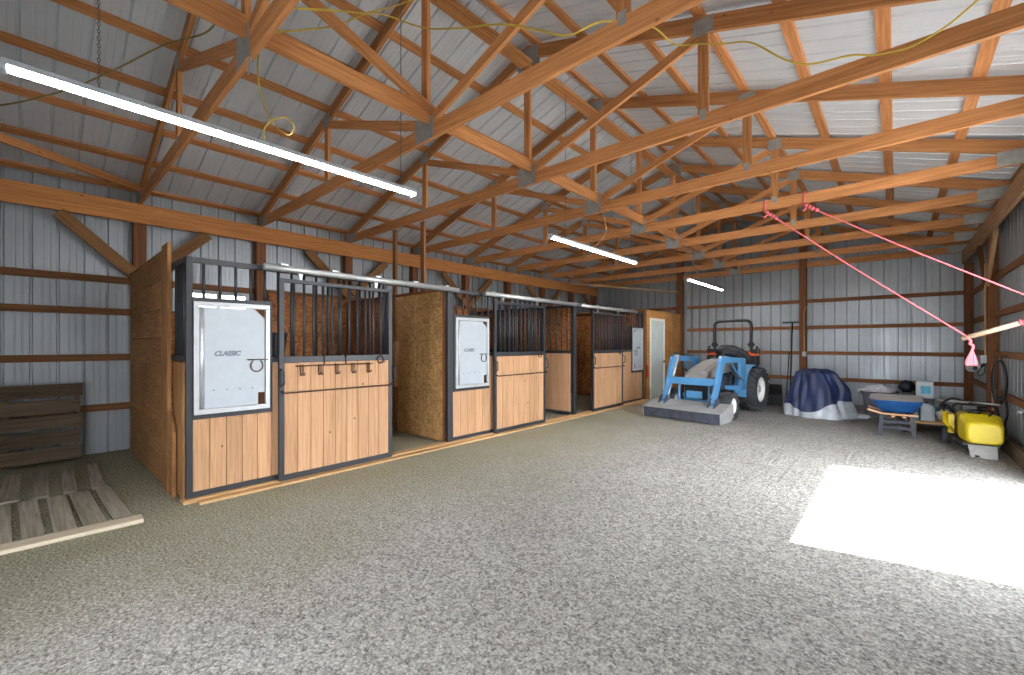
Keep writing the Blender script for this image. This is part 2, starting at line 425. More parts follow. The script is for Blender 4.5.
# purlins lie flat on the trusses, each a full-length row
for side, word in ((-1, 'left'), (1, 'right')):
    for k in range(8):
        x = XC+side*(.15+.625*k); z = chord_top(x)+.0195
        up = Vector((side*PITCH, 0, 1)).normalized()
        solo('roof_purlin', MB().beam((x, YF-.2, z), (x, YB-.03, z), .092, .036, up), 'purlin',
             '%s roof purlin down from the ridge on the %s roof slope' % (ORD[k], word), 'purlin', 'roof purlins')
for k in range(8):
    y0, y1 = TY[k]+.025, TY[k+1]-.025
    solo('ridge_runner', MB().beam((XC+.01, y0, 4.86), (XC+.01, y1, 4.86), .17, .038), 'truss',
         'flat ridge runner board between the %s and %s trusses' % (ORD[k], ORD[k+1]), 'board', 'runner boards under the ridge')
solo('lateral_brace', MB().beam((XC+.07, .3, 3.608), (XC+.07, 13.0, 3.608), .038, .14), 'truss', 'long flat board lying lengthwise over the truss bottom chords', 'brace')
for k, (a, b) in enumerate(((1, 0), (4, 5), (6, 7))):
    solo('diagonal_brace', MB().beam((XC+.112, TY[a], 3.64), (XC+.112, TY[b], 4.14), .038, .089), 'truss',
         'sloping brace from truss centre plate %s' % ('rising towards the viewer by the second truss', 'behind the fifth truss', 'deep near the end wall')[k], 'brace', 'sloping braces under the ridge')
solo('diagonal_brace', MB().beam((-7.70, 1.02, 3.575), (-6.55, -.62, 3.575), .038, .089), 'truss', 'sloping brace resting over the left header beam at far left', 'brace', 'sloping braces on the chords')
solo('diagonal_brace', MB().beam((-7.6, 11.2, 3.36), (-4.88, 12.96, 3.02), .089, .038), 'sill', 'pale board from left header to the end wall post', 'brace', 'sloping braces on the chords')

# headers, posts, knee braces
HZ0, HZ1 = 3.13, 3.392
hl = MB(); hl.beam((-7.775, YF, (HZ0+HZ1)/2), (-7.775, 13.14, (HZ0+HZ1)/2), .042, HZ1-HZ0)
solo('header_beam', hl, 'beam', 'long orange header beam above the stalls', 'beam')
solo('header_beam', MB().beam((1.06, DY1-3.6, (HZ0+HZ1)/2), (1.06, 13.0, (HZ0+HZ1)/2), .042, HZ1-HZ0), 'weather', 'header beam along the right wall carrying the truss ends', 'beam')
PN = ['wall post by the plywood stall side', 'wall post behind the first stall feed door', 'wall post behind the first sliding door', 'wall post behind the strand board partition', 'wall post behind the second stall feed door',
      'wall post behind the second sliding door', 'wall post behind the second open doorway', 'wall post behind the third sliding door', 'corner wall post behind the plywood closet']
for k, y in enumerate(TY):
    y = min(y, 13.08)
    solo('wall_post', MB().box((-7.94, y-.07, 0), (-7.80, y+.07, HZ1-.02)), 'post', 'brown square ' + PN[k], 'post', 'posts of the left wall', 'thing')
def knee(x, y, s, label, grp, mat='brace', w=.042, dz=.72, dy=.72):
    solo('knee_brace', MB().beam((x, y+s*.06, HZ0-dz), (x, y+s*(dy+.06), HZ0-.02), w, .14, (0, -s, 1)), mat, label, 'knee brace', grp)
for k in (0, 2, 4, 6, 8):
    for s in (-1, 1):
        if k == 8 and s == 1: continue
        knee(-7.775, TY[k], s, 'knee brace under the left header, %s side of the %s post' % ('near' if s < 0 else 'far', ORD[k]), 'knee braces under the left header')
for y0, y1, l in ((12.78, 13.10, 'dark corner post at the back of the right wall'), (9.93, 10.08, 'reddish right wall post hung with conduit and clamp lamp')):
    solo('wall_post', MB().box((1.072, y0, 0), (1.185, y1, HZ0-.005)), 'post', l, 'post', 'posts of the right wall', 'thing')
knee(1.065, 10.0, -1, 'knee brace rising towards the viewer from the right wall post', 'knee braces of the right wall', 'weather', dy=.8)
knee(1.065, 10.0, 1, 'knee brace rising away from the right wall post', 'knee braces of the right wall', 'post')
for x, w, l in ((-4.85, .16, 'dark brown post of the end wall at the plywood closet'), (-1.75, .15, 'brown post of the end wall with a white conduit')):
    solo('wall_post', MB().box((x-w/2, 12.98, 0), (x+w/2, 13.125, roof_z(x)-.09)), 'post', l, 'post', 'posts of the end wall', 'thing')
# girts
for k, z in enumerate((2.335, 1.90, 1.28, .61)):
    if k in (1, 2) or k == 0 or k == 3:
        ys = [(YF, WY0), (WY1, YB)] if WZ0-.05 < z < WZ1 else [(YF, YB)]
        m = MB()
        for a, b in ys: m.beam((-7.925, a, z), (-7.925, b, z), .042, .089)
        solo('wall_girt', m, 'girt', '%s girt from the top on the left wall' % ORD[k], 'girt', 'girts of the left wall', 'thing')
for k, z in enumerate((2.55, 1.88, 1.235, .59)):
    m = MB()
    for a, b in ((XL+.05, -4.86), (-4.68, -1.83), (-1.67, 1.1)): m.beam((a, 13.145, z), (b, 13.145, z), .04, .089)
    solo('wall_girt', m, 'girt', '%s girt from the top on the end wall' % ORD[k], 'girt', 'girts of the end wall', 'thing')
for k, z in enumerate((2.5, 1.92, 1.305, .72)):
    solo('wall_girt', MB().beam((1.165, DY1+.05, z), (1.165, 9.925, z), .04, .089).beam((1.165, 10.085, z), (1.165, 12.775, z), .04, .089), 'girt', '%s girt from the top on the right wall' % ORD[k], 'girt', 'girts of the right wall', 'thing')

# ---------------------------------------------------------------- stalls
SX = -4.845           # front face plane of the stall steelwork
TU = .05
def rod(m, a, b, r=.011, n=6): return m.tube([a, b], r, n)
def planks(y0, y1, z0, z1, x, w=.14):
    m = MB(); n = max(1, round((y1-y0)/w)); s = (y1-y0)/n
    for i in range(n): m.box((x-.03, y0+i*s+.0028, z0), (x, y0+(i+1)*s-.0028, z1), 2)
    return m
def feed_door(root, y0, y1, z0, z1, hinge_near=True):
    x = SX+.012
    fr = MB()
    fr.box((x-.03, y0, z1-.045), (x+.012, y1, z1)); fr.box((x-.03, y0, z0), (x+.012, y1, z0+.045))
    fr.box((x-.03, y0, z0+.045), (x+.012, y0+.04, z1-.045)); fr.box((x-.03, y1-.04, z0+.045), (x+.012, y1, z1-.045))
    frame = obj('feed_door_frame', fr, 'whitealu', root, 'bare aluminium frame', .004)
    a, b = y0+.075, y1-.05; c, d = z0+.05, z1-.05; xx = x-.006
    poly = [(xx, a, c), (xx, b-.06, c), (xx, b-.06, c+.12), (xx, b, c+.12), (xx, b, d-.09), (xx, b-.09, d), (xx, a, d)]
    if not hinge_near: poly = [(p[0], y0+y1-p[1], p[2]) for p in reversed(poly)]
    mir = (lambda y: y) if hinge_near else (lambda y: y0+y1-y)
    pl_ = obj('feed_door', MB().prism(poly, (.008, 0, 0)), 'white', root, 'white sheet metal feed door')
    hg = MB(); hy = mir(y0+.062); hg.tube([(x-.008, hy, c), (x-.008, hy, d)], .022, 10)
    obj('hinge_rod', hg, 'galv', pl_)
    lt = MB(); ly = mir(b-.02); lz = z0+.475*(z1-z0); r0 = mir(b-.16)
    rod(lt, (x+.012, r0, lz), (x+.012, mir(y1-.02), lz), .006)
    lt.tube([(x+.014, mir(b-.075)+.055*math.cos(t*math.pi/10), lz-.06+.06*math.sin(t*math.pi/10)) for t in range(7, 24)], .006, 6)
    obj('latch', lt, 'iron', pl_)
    rv = MB()
    for i in range(4): rv.lathe([(.006, 0), (.004, .004)], (x+.002, mir(a+.08+i*.11), c+.17), (1, 0, 0), 8)
    obj('rivet', rv, 'steel', pl_)
    cu = bpy.data.curves.new('lettering', 'FONT'); cu.body = 'CLASSIC'; cu.size = .062; cu.shear = .25; cu.extrude = .001; cu.align_x = 'CENTER'; cu.space_character = .92; cu.offset = .004
    tmp = bpy.data.objects.new('lettering', cu); COL.objects.link(tmp); bpy.context.view_layer.update()
    me = bpy.data.meshes.new_from_object(tmp.evaluated_get(bpy.context.evaluated_depsgraph_get())); bpy.data.objects.remove(tmp); bpy.data.curves.remove(cu)
    me.materials.clear(); me.materials.append(M['ink']); tx = bpy.data.objects.new('lettering', me); COL.objects.link(tx); tx.parent = pl_
    tx.location = Vector((x+.0035, mir(a+.19), lz+.045))-parent_loc(pl_); tx.rotation_euler = (R_(90), 0, R_(90))
def stall_front(label, y0, y1, f0, f1, g0, g1, near=True):
    """Steel stall front: corner posts, rails, grille bars, planking and a feed door; f the fixed bay, g the feed door."""
    t = thing('horse_stall', label, 'horse stall', (SX, y0, 0), 'steel stall fronts along the left side')
    zb, zm, zt = .035, 1.27, 2.27
    for y in (y0, y1-TU): obj('post', MB().box((SX-.06, y, zb), (SX, y+TU, zt)), 'steel', t, None, .003)
    iy = f1 if near else f0
    obj('post', MB().box((SX-.055, iy-TU/2, zb), (SX-.005, iy+TU/2, zt-.05)), 'steel', t, None, .003)
    obj('top_rail', MB().box((SX-.055, y0+TU, zt-.05), (SX-.005, y1-TU, zt)), 'steel', t)
    a, b = (y0+TU, f1-TU/2) if near else (f0+TU/2, y1-TU)
    obj('bottom_rail', MB().box((SX-.055, a, zb), (SX-.005, b, zb+.05)), 'steel', t)
    mr = MB(); mr.box((SX-.055, a, zm), (SX-.005, g0-.03, zm+.055)) if g0-.03 > a else None
    if b > g1+.03: mr.box((SX-.055, g1+.03, zm), (SX-.005, b, zm+.055))
    obj('middle_rail', mr, 'steel', t)
    gz0, gz1 = .80, 1.86
    gr = MB()
    gr.box((SX-.055, g0-.03, gz0-.045), (SX-.003, g1+.03, gz0)); gr.box((SX-.055, g1, gz0), (SX-.003, g1+.03, gz1)); gr.box((SX-.055, g0-.03, gz0), (SX-.003, g0, gz1)); gr.box((SX-.055, g0-.03, gz1), (SX-.003, g1+.03, gz1+.04))
    obj('feed_opening_frame', gr, 'steel', t)
    obj('board_panel', planks(max(a, g0-.03), min(b, g1+.03), zb+.05, gz0-.045, SX-.018), 'board', t)
    if near and b-g1 > .1: obj('board_panel', planks(g1+.03, b, zb+.05, zm, SX-.018), 'board', t)
    if not near and g0-a > .1: obj('board_panel', planks(a, g0-.03, zb+.05, zm, SX-.018), 'board', t)
    y = a+.09
    while y < b-.04:
        z = gz1+.04 if g0-.03 < y < g1+.03 else zm+.055
        obj('bar', MB().tube([(SX-.03, y, z), (SX-.03, y, zt-.05)], .014, 8), 'steel', t); y += .132
    feed_door(t, g0, g1, gz0, gz1, near)
    tr = MB(); ta, tb = (y0+.62, y1+.08) if near else (y0, y1-.55)
    tr.tube([(SX+.075, ta, zt-.02), (SX+.075, tb, zt-.02)], .034, 12)
    trk = obj('track', tr, 'galv', t, 'pale galvanised door track')
    n = 5
    for i in range(n):
        yy = ta+.2+(tb-ta-.4)*i/(n-1)
        obj('track_bracket', MB().box((SX-.01, yy-.035, zt-.02), (SX+.085, yy+.035, zt+.03)), 'galv', trk)
    return t
stall_front('first stall front from the viewer, next to the plywood side', .93, 4.06, .93, 3.00, .985, 1.63)
stall_front('second stall front, past the strand board partition', 4.06, 7.33, 4.06, 6.24, 4.15, 4.84)
stall_front('third stall front, farthest, next to the plywood closet', 7.33, 10.50, 8.05, 10.50, 9.88, 10.42, False)

def stall_door(label, y0, y1, hooks):
    x = SX+.075; zb, zm, zt = .03, 1.26, 2.15; W_ = y1-y0
    t = thing('sliding_stall_door', label, 'stall door', (x, y0, zb), 'sliding stall doors hanging from their tracks')
    for y in (y0, y1-.05): obj('stile', MB().box((x-.04, y, zb), (x, y+.05, zt)), 'steel', t, None, .003)
    for z, h in ((zb, .06), (zm, .07), (zt-.04, .04)): obj('rail', MB().box((x-.04, y0+.05, z), (x, y1-.05, z+h)), 'steel', t, None, .003)
    n = 11
    for i in range(n):
        y = y0+.05+(W_-.1)*(i+1)/(n+1)
        obj('bar', MB().tube([(x-.02, y, zm+.07), (x-.02, y, zt-.04)], .0135, 8), 'steel', t)
    obj('board_panel', planks(y0+.05, y1-.05, zb+.06, zm, x-.006), 'board', t)
    for y in (y0+.22, y1-.22):
        h = MB().box((x-.03, y-.012, zt), (x-.012, y+.012, 2.21))
        h.lathe([(.022, -.012), (.022, .012)], (x-.02, y, 2.205), (1, 0, 0), 14); obj('hanger', h, 'galv', t)
    br = MB(); zz = .95
    br.tube([(x, y0+.03, zz+.02), (x+.05, y0+.03, zz), (x+.05, y1-.01, zz), (x, y1-.01, zz+.02)], .009, 8); obj('blanket_bar', br, 'iron', t)
    rg = MB(); rg.tube([(x+.012, y1-.17+.045*math.cos(q*math.pi/8), zm+.01+.045*math.sin(q*math.pi/8)) for q in range(16)], .008, 6, True); obj('ring', rg, 'iron', t)
    for y in (y0+.01, y1-.0):
        hd = MB().tube([(x+.0, y, 1.20), (x+.04, y+.02, 1.17), (x+.04, y+.02, 1.04), (x, y, 1.02)], .01, 8); obj('pull_handle', hd, 'steel', t)
    if hooks:
        rk = MB().tube([(x+.008, y0+.16, zm-.035), (x+.008, y1-.28, zm-.035)], .007, 6)
        for yy in (y0+.47, y0+.72): rk.tube([(x+.008, yy, zm-.035), (x+.008, yy, zm+.08), (x-.045, yy, zm+.085)], .006, 6)
        rack = obj('hook_rack', rk, 'iron', t)
        for i in range(5):
            y = y0+.22+i*.195; h = MB()
            for q in (-.014, .014):
                h.tube([(x+.012, y+q, zm-.02), (x+.012, y+q, zm-.12), (x+.03, y+q, zm-.14), (x+.055, y+q, zm-.13), (x+.06, y+q, zm-.105)], .0055, 6)
            obj('hook', h, 'iron', rack)
    return t
stall_door('first sliding stall door, with a row of tack hooks', 1.70, 3.04, True)
stall_door('second sliding stall door, half open beside the wood partition', 4.91, 6.24, False)
stall_door('third sliding stall door, farthest along the aisle', 7.90, 9.24, False)
solo('sill_timber', MB().box((SX-.08, .90, -.02), (SX+.05, 10.6, .034)).box((SX+.05, 1.0, -.02), (SX+.15, 10.4, .022)), 'sill', 'pale timber sill lying under the stall fronts', 'sill')

# side wall of the first stall: plywood sheets, a steel grille and short planks at its front
sw = thing('stall_side_wall', 'tall brown plywood side wall of the first stall', 'stall wall', (-6.4, .90, 0))
ps = MB()
for i in range(8):
    z0 = .03+i*.30; ps.box((-7.76, .872, z0), (-5.62, .90, z0+.291), 0)
obj('plywood_panel', ps, 'ply', sw); obj('edge_board', MB().box((-5.612, .872, 0), (-5.32, .902, 2.46)), 'ply', sw)
obj('short_board', MB().prism([(-5.30, .875, 0), (-5.12, .875, 0), (-5.12, .875, .62), (-5.16, .875, .70), (-5.30, .875, .80)], (0, .03, 0)), 'ply', sw)
obj('board_panel', MB().box((-5.32, .915, .03), (-5.12, .95, 1.29)).box((-5.115, .915, .03), (-4.91, .95, 1.29)), 'ply', sw)
obj('rail', MB().box((-7.7, .92, 1.30), (-4.91, .96, 1.35)), 'steel', sw); obj('rail', MB().box((-7.7, .92, 2.22), (-4.91, .96, 2.27)), 'steel', sw)
x = -5.26
while x < -4.93: obj('bar', MB().tube([(x, .94, 1.35), (x, .94, 2.22)], .021, 8), 'steel', sw); x += .075

# dividers between the stalls
d1 = thing('stall_divider', 'tan strand board partition seen through the first open stall doorway', 'stall partition', (-5.6, 4.1, 0), 'partitions between the stalls')
obj('strand_board', MB().prism([(-6.14, 4.03, .02), (-4.96, 4.03, .02), (-4.96, 4.03, 2.24), (-6.14, 4.03, 2.24)], (0, .02, 0)), 'osb', d1)
obj('strand_board', MB().prism([(-7.72, 4.06, .02), (-6.33, 4.06, .02), (-6.33, 4.06, 2.24), (-7.72, 4.06, 2.24)], (0, .02, 0)), 'osbdark', d1)
obj('end_board', MB().box((-4.955, 4.0, .02), (-4.915, 4.05, 2.24)), 'girt', d1)
obj('stud', MB().box((-6.32, 4.035, .02), (-6.235, 4.075, 3.38)), 'brace', d1); obj('stud', MB().box((-6.23, 3.995, .75), (-6.15, 4.03, 1.5)), 'handle', d1)
obj('stud', MB().box((-5.56, 4.052, 2.2), (-5.475, 4.09, 3.38)), 'girt', d1)
obj('cap_board', MB().box((-7.7, 4.02, 2.245), (-4.92, 4.11, 2.28)), 'girt', d1)
d2 = thing('stall_divider', 'partition of honey boards with grille bars above in the second open doorway', 'stall partition', (-6.2, 7.3, 0), 'partitions between the stalls')
m = MB()
for i in range(18): m.box((-4.93-.155*(i+1)+.002, 7.26, .09), (-4.93-.155*i-.002, 7.295, 1.27), 2)
obj('board_panel', m, 'board', d2); obj('rail', MB().box((-7.72, 7.25, .03), (-4.91, 7.30, .09)), 'steel', d2)
obj('rail', MB().box((-7.72, 7.25, 1.27), (-4.91, 7.30, 1.33)), 'steel', d2); obj('rail', MB().box((-7.72, 7.25, 2.2), (-4.91, 7.30, 2.25)), 'steel', d2)
for i in range(19): obj('bar', MB().tube([(-5.0-.14*i, 7.275, 1.33), (-5.0-.14*i, 7.275, 2.2)], .014, 8), 'steel', d2)
obj('strand_board', MB().prism([(-7.7, 7.31, 1.27), (-4.95, 7.31, 1.27), (-4.95, 7.31, 2.24), (-7.7, 7.31, 2.24)], (0, .015, 0)), 'osbdark', d2)
d3 = thing('stall_divider', 'dark orange strand board partition behind the third stall doorway', 'stall partition', (-6.3, 10.45, 0), 'partitions between the stalls')
obj('strand_board', MB().prism([(-7.72, 10.44, .02), (-4.92, 10.44, .02), (-4.92, 10.44, 2.26), (-7.72, 10.44, 2.26)], (0, .02, 0)), 'osbdark', d3)
obj('end_board', MB().box((-4.955, 10.40, .02), (-4.915, 10.439, 2.26)), 'girt', d3)
ln = thing('stall_lining', 'strand board lining on the wall behind the stalls', 'wall lining', (-7.76, 6, 0))
for a, b, top in ((1.06, 2.42, 1.9), (2.59, 3.94, 2.3), (4.12, 5.46, 2.3), (5.64, 7.0, 2.3), (7.35, 8.5, 2.3), (8.7, 10.03, 2.3)):
    obj('strand_board', MB().prism([(-7.752, a, .02), (-7.752, b, .02), (-7.752, b, top), (-7.752, a, top)], (.018, 0, 0)), 'osbdark', ln)

# plywood closet at the end of the row
cl = thing('plywood_closet', 'orange plywood closet in the back corner behind the tractor', 'closet', (-6.2, 11.8, 0))
CX = -4.82; cz = 2.33; dy0, dy1, dz = 10.86, 11.72, 2.11
m = MB(); m.prism([(CX, 10.62, .02), (CX, dy0-.04, .02), (CX, dy0-.04, cz), (CX, 10.62, cz)], (-.02, 0, 0))
m.prism([(CX, dy1+.04, .02), (CX, 12.36, .02), (CX, 12.36, cz), (CX, dy1+.04, cz)], (-.02, 0, 0)); m.prism([(CX, 12.365, .02), (CX, 12.97, .02), (CX, 12.97, cz), (CX, 12.365, cz)], (-.02, 0, 0))
m.prism([(CX, dy0-.04, dz+.04), (CX, dy1+.04, dz+.04), (CX, dy1+.04, cz), (CX, dy0-.04, cz)], (-.02, 0, 0)); obj('plywood_panel', m, 'closetply', cl)
obj('corner_post', MB().box((CX-.08, 10.53, .02), (CX+.01, 10.615, cz+.03)), 'girt', cl)
cs = MB().box((CX-.02, dy0-.04, .02), (CX+.02, dy0+.02, dz+.04)).box((CX-.02, dy1-.02, .02), (CX+.02, dy1+.04, dz+.04)).box((CX-.02, dy0+.02, dz-.02), (CX+.02, dy1-.02, dz+.04)); obj('door_casing', cs, 'casing', cl)
dr = obj('door', MB().box((CX-.03, dy0+.022, .03), (CX+.0, dy1-.022, dz-.022)), 'paint', cl, 'white closet door'); obj('door_knob', MB().lathe([(.012, 0), (.012, .03), (.03, .04), (.032, .06), (.015, .075)], (CX, dy1-.09, .98), (1, 0, 0), 14), 'chain', dr)
obj('roof_board', MB().box((-7.7, 10.55, cz+.002), (CX-.01, 12.96, cz+.03)), 'closetply', cl)
for i, (y, x0, l) in enumerate(((11.5, -5.3, 1.0), (11.9, -5.2, .8), (12.3, -5.35, .9))):
    solo('scrap_board', MB().beam((x0, y, cz+.052+.0*i), (x0-.3, y+l*.28, cz+.052), .1, .038), 'girt', ('nearest', 'middle', 'farthest')[i]+' scrap board lying on the plywood closet roof', 'board', 'scrap boards on the closet roof')

# ---------------------------------------------------------------- pallets
def pallet(root, w, h, nb, bw, th=.018, full=(), mat='pallet'):
    """Pallet in its own plane: u across (boards run along u), v along stringers, n outward. Built at origin in XY, thickness in Z."""
    for i in range(3):
        u = -w/2+.04+(w-.08)*i/2
        obj('stringer', MB().beam((u, -h/2, .045), (u, h/2, .045), .038, .09), mat, root)
    for i in range(nb):
        v = -h/2+bw/2+(h-bw)*i/(nb-1); q = random.uniform(-.02, .02)
        obj('slat', MB().beam((-w/2+q, v+random.uniform(-.008, .008), .10), (w/2+q, v, .10), bw+random.uniform(-.01, .02), th), mat, root)
        if i in (0, nb//2, nb-1): obj('slat', MB().beam((-w/2, v, -.009), (w/2, v, -.009), bw, th), mat, root)
p = thing('pallet', 'grey wooden pallet leaning upright on the left wall', 'pallet'); pallet(p, 1.25, .92, 5, .155)
p.location = (-7.72, -.22, .50); p.rotation_euler = (R_(84), 0, R_(90))
for i, (x, y, w, h, nb, bw, l, rz) in enumerate(((-5.36, -.02, 1.16, 1.12, 7, .125, 'nearer flat weathered pallet sunk in the gravel by the stall', 1.5), (-6.62, -.05, 1.2, 1.1, 6, .11, 'farther flat pallet lying before the upright one', -1), (-5.42, -1.3, 1.2, 1.2, 6, .13, 'flat pallet at the left picture edge', 0))):
    p = thing('pallet', l, 'pallet', group='pallets laid flat on the gravel'); pallet(p, w, h, nb, bw, mat='deck'); p.location = (x, y, -.09); p.rotation_euler = (0, 0, R_(rz))
solo('edge_board', MB().beam((-4.72, -1.6, .012), (-4.66, .60, .012), .15, .036), 'dusty', 'pale dusty board along the front of the flat pallets', 'board')

# ---------------------------------------------------------------- fluorescent lamps
def lamp(label, x, y0, y1, z):
    t = thing('fluorescent_lamp', label, 'lamp', (x, (y0+y1)/2, z), 'hanging fluorescent lamps')
    obj('housing', MB().prism([(x-.04, y0, z), (x+.04, y0, z), (x+.025, y0, z+.035), (x-.025, y0, z+.035)], (0, y1-y0, 0)), 'white', t)
    prof = [(x+.036*math.cos(a), y0+.02, z-.022*math.sin(a)) for a in [math.pi*i/8 for i in range(9)]]
    obj('diffuser', MB().prism(list(reversed(prof)), (0, y1-y0-.04, 0)), 'lamp', t, 'glowing white diffuser')
    for y in (y0, y1-.018): obj('end_cap', MB().box((x-.04, y, z-.025), (x+.04, y+.018, z)), 'white', t)
    return t
lamps = [('nearest hanging fluorescent lamp, at upper left', -.11, 2.34), ('middle hanging fluorescent lamp', 4.41, 6.82), ('farthest hanging fluorescent lamp, before the end wall', 9.25, 11.70)]
for l, a, b in lamps:
    t = lamp(l, -3.3, a, b, 2.84)
    for y in (a+.35, b-.15):
        m = MB(); z = 2.88; n_ = 0
        while z < 4.835:
            m.tube([(-3.3+(.006*math.cos(q*math.pi/4) if n_ % 2 else 0), y+(0 if n_ % 2 else .006*math.cos(q*math.pi/4)), z+.012*math.sin(q*math.pi/4)) for q in range(8)], .002, 4, True); z += .02; n_ += 1
        obj('chain', m, 'chain', t)

# ---------------------------------------------------------------- cords
def smooth_path(pts, n=8):
    P = [Vector(p) for p in pts]; P = [P[0]*2-P[1]]+P+[P[-1]*2-P[-2]]; out = []
    for i in range(1, len(P)-2):
        for j in range(n):
            t = j/n; a, b, c, d = P[i-1:i+3]
            out.append(.5*((2*b)+(c-a)*t+(2*a-5*b+4*c-d)*t*t+(3*b-a-3*c+d)*t**3))
    out.append(P[-2]); return out
def cord(name, pts, r, mat, label, cat): return solo(name, MB().tube(smooth_path(pts), r, 8), mat, label, cat)
cord('extension_cord', [(-5.4, -.48, 3.22), (-5, -.17, 3.25), (-4.8, .03, 3.32), (-4.6, .23, 3.42), (-4.3, .45, 3.55), (-4.0, .64, 3.66), (-3.6, .8, 3.64), (-3.4, .87, 3.72), (-3.36, .95, 3.66)], .006, 'darkcord', 'dark cord sagging from the nearest truss to the far left', 'cord')
cord('extension_cord', [(-3.42, 1.02, 3.68), (-3.5, 1.1, 3.63), (-3.5, 1.1, 3.48), (-3.48, 1.12, 3.26), (-3.31, 1.15, 3.03), (-3.07, 1.15, 2.88), (-2.89, 1.12, 2.86), (-2.99, 1.1, 2.95), (-3.22, 1.1, 3.01), (-3.31, 1.08, 2.97), (-3.35, 1.1, 2.9)], .005, 'cord', 'yellow cord end dangling in a loop beneath the nearest truss', 'cord')
cord('extension_cord', [(-3.02, 1.05, 3.5), (-3.25, 1.3, 3.76), (-3.33, 1.6, 4.0), (-3.49, 2, 4.42), (-3.56, 2.3, 4.69), (-3.32, 2.44, 4.74)], .006, 'cord', 'yellow cord climbing to the king post of the second truss', 'cord')
cord('extension_cord', [(-2.75, 1.06, 3.52), (-2.99, 1.4, 3.83), (-3.3, 1.8, 4.2), (-3.57, 2.2, 4.55), (-3.31, 2.45, 4.44), (-2.81, 2.45, 4.19), (-2.33, 2.46, 3.99), (-1.95, 2.46, 3.76), (-1.69, 2.47, 3.6), (-1.54, 2.7, 3.75), (-1.5, 3.4, 4.08), (-1.48, 3.85, 4.16), (-1.27, 3.97, 4.13), (-1.1, 3.95, 4.04), (-.89, 3.95, 3.95), (-.65, 3.92, 3.69), (-.48, 3.92, 3.58), (-.25, 3.94, 3.55), (-.12, 3.97, 3.51), (-.01, 3.98, 3.49), (.09, 3.97, 3.48), (.25, 3.9, 3.5), (.4, 3.8, 3.56), (.55, 3.7, 3.62)], .007, 'cord', 'long yellow extension cord draped over the trusses to the upper right', 'cord')
cord('lamp_cord', [(-3.26, 5.53, 3.45), (-3.2, 5.6, 3.36), (-3.17, 5.6, 3.1), (-3.24, 5.5, 2.93), (-3.27, 5.45, 2.892)], .005, 'handle', 'pale power cord running down to the middle fluorescent lamp', 'cord')
cord('lamp_cord', [(-3.2, 8.6, 3.54), (-3.22, 9.2, 3.27), (-3.21, 9.6, 3.07), (-3.27, 9.8, 2.892)], .005, 'handle', 'pale power cord running down to the farthest fluorescent lamp', 'cord')
tag_ = thing('hanging_tag', 'small pale tag hung under the nearest truss', 'tag', (-3.2, .96, 3.4))
obj('plate', MB().prism([(-3.26, .962, 3.28), (-3.19, .962, 3.30), (-3.19, .962, 3.38), (-3.26, .962, 3.36)], (0, .004, 0)), 'whitealu', tag_)
obj('wire', MB().tube([(-3.22, .965, 3.37), (-3.21, .968, 3.40)], .003, 6), 'chain', tag_)

# ---------------------------------------------------------------- pink ropes and pole
def rope(label, x, top, end, tail=None):
    t = thing('rope', label, 'rope', top, 'pink ropes tied to the fifth truss')
    obj('strand', MB().tube(smooth_path([top, tuple(top[i]*.5+end[i]*.5-(.02 if i == 2 else 0) for i in range(3)), end], 12), .0085, 8), 'rope', t)
    z0, z1 = 3.385, 3.545
    lp = [(x, 7.05, z0-.01), (x+.005, 7.05, z1), (x+.005, 7.075, z1+.012), (x+.005, 7.107, z1), (x, 7.107, z0-.01), (x-.01, 7.08, z0-.02)]
    obj('loop', MB().tube(lp, .012, 8, True), 'rope', t)
    d = (Vector(end)-Vector(top)).normalized(); k = MB()
    for i in range(4): k.lathe([(.008, -.025), (.026, -.012), (.028, .01), (.01, .025)], Vector(top)+d*(.02+.05*i), d, 10)
    k.tube(smooth_path([top, (top[0]+.02, top[1]-.03, top[2]-.06), (top[0]-.02, top[1]-.04, top[2]-.09)]), .011, 6); obj('knot', k, 'rope', t)
    if tail: obj('tail', MB().tube(smooth_path(tail[0]), [.014]*(len(smooth_path(tail[0]))), 8), 'rope', t); obj('frayed_end', tail[1], 'rope', t)
    return t
fr = MB()
for q in (-.024, .0, .026):
    pts = smooth_path([(.66, 7.27, 1.385), (.658+q*.6, 7.27, 1.33), (.653+q*1.2, 7.27, 1.26), (.65+q*1.1, 7.27, 1.215)]); fr.tube(pts, [.011+.016*i/len(pts) for i in range(len(pts))], 8)
rope('pink rope slanting from the truss to the near end of the pale pole', -1.41, (-1.395, 7.05, 3.37), (.61, 7.29, 1.56), ([(.615, 7.275, 1.54), (.65, 7.265, 1.50), (.645, 7.265, 1.465), (.67, 7.27, 1.44), (.66, 7.27, 1.38)], fr))
rope('pink rope slanting from the truss to the right picture edge', -.94, (-.93, 7.05, 3.37), (1.14, 7.02, 1.90))
pp = thing('wooden_pole', 'pale wooden pole slung from pink ropes at the right edge', 'pole', (.59, 7.31, 1.53))
obj('shaft', MB().tube([(.585, 7.305, 1.523), (1.13, 7.10, 1.735)], .027, 14), 'pole', pp)
wr_ = MB(); D_ = Vector((.545, -.205, .212)).normalized(); Q_ = Vector((1.02, 7.141, 1.692))
for i in range(3): wr_.lathe([(.033, -.014), (.040, 0), (.033, .014)], Q_+D_*.028*i, D_, 12)
for q in (0, .02): wr_.tube(smooth_path([(1.04+q, 7.11-q, 1.69), (1.045+q, 7.09-q, 1.63), (1.03+q*2, 7.09, 1.58)]), .013, 6)
obj('rope_wrap', wr_, 'rope', pp, 'pink rope wrapping')

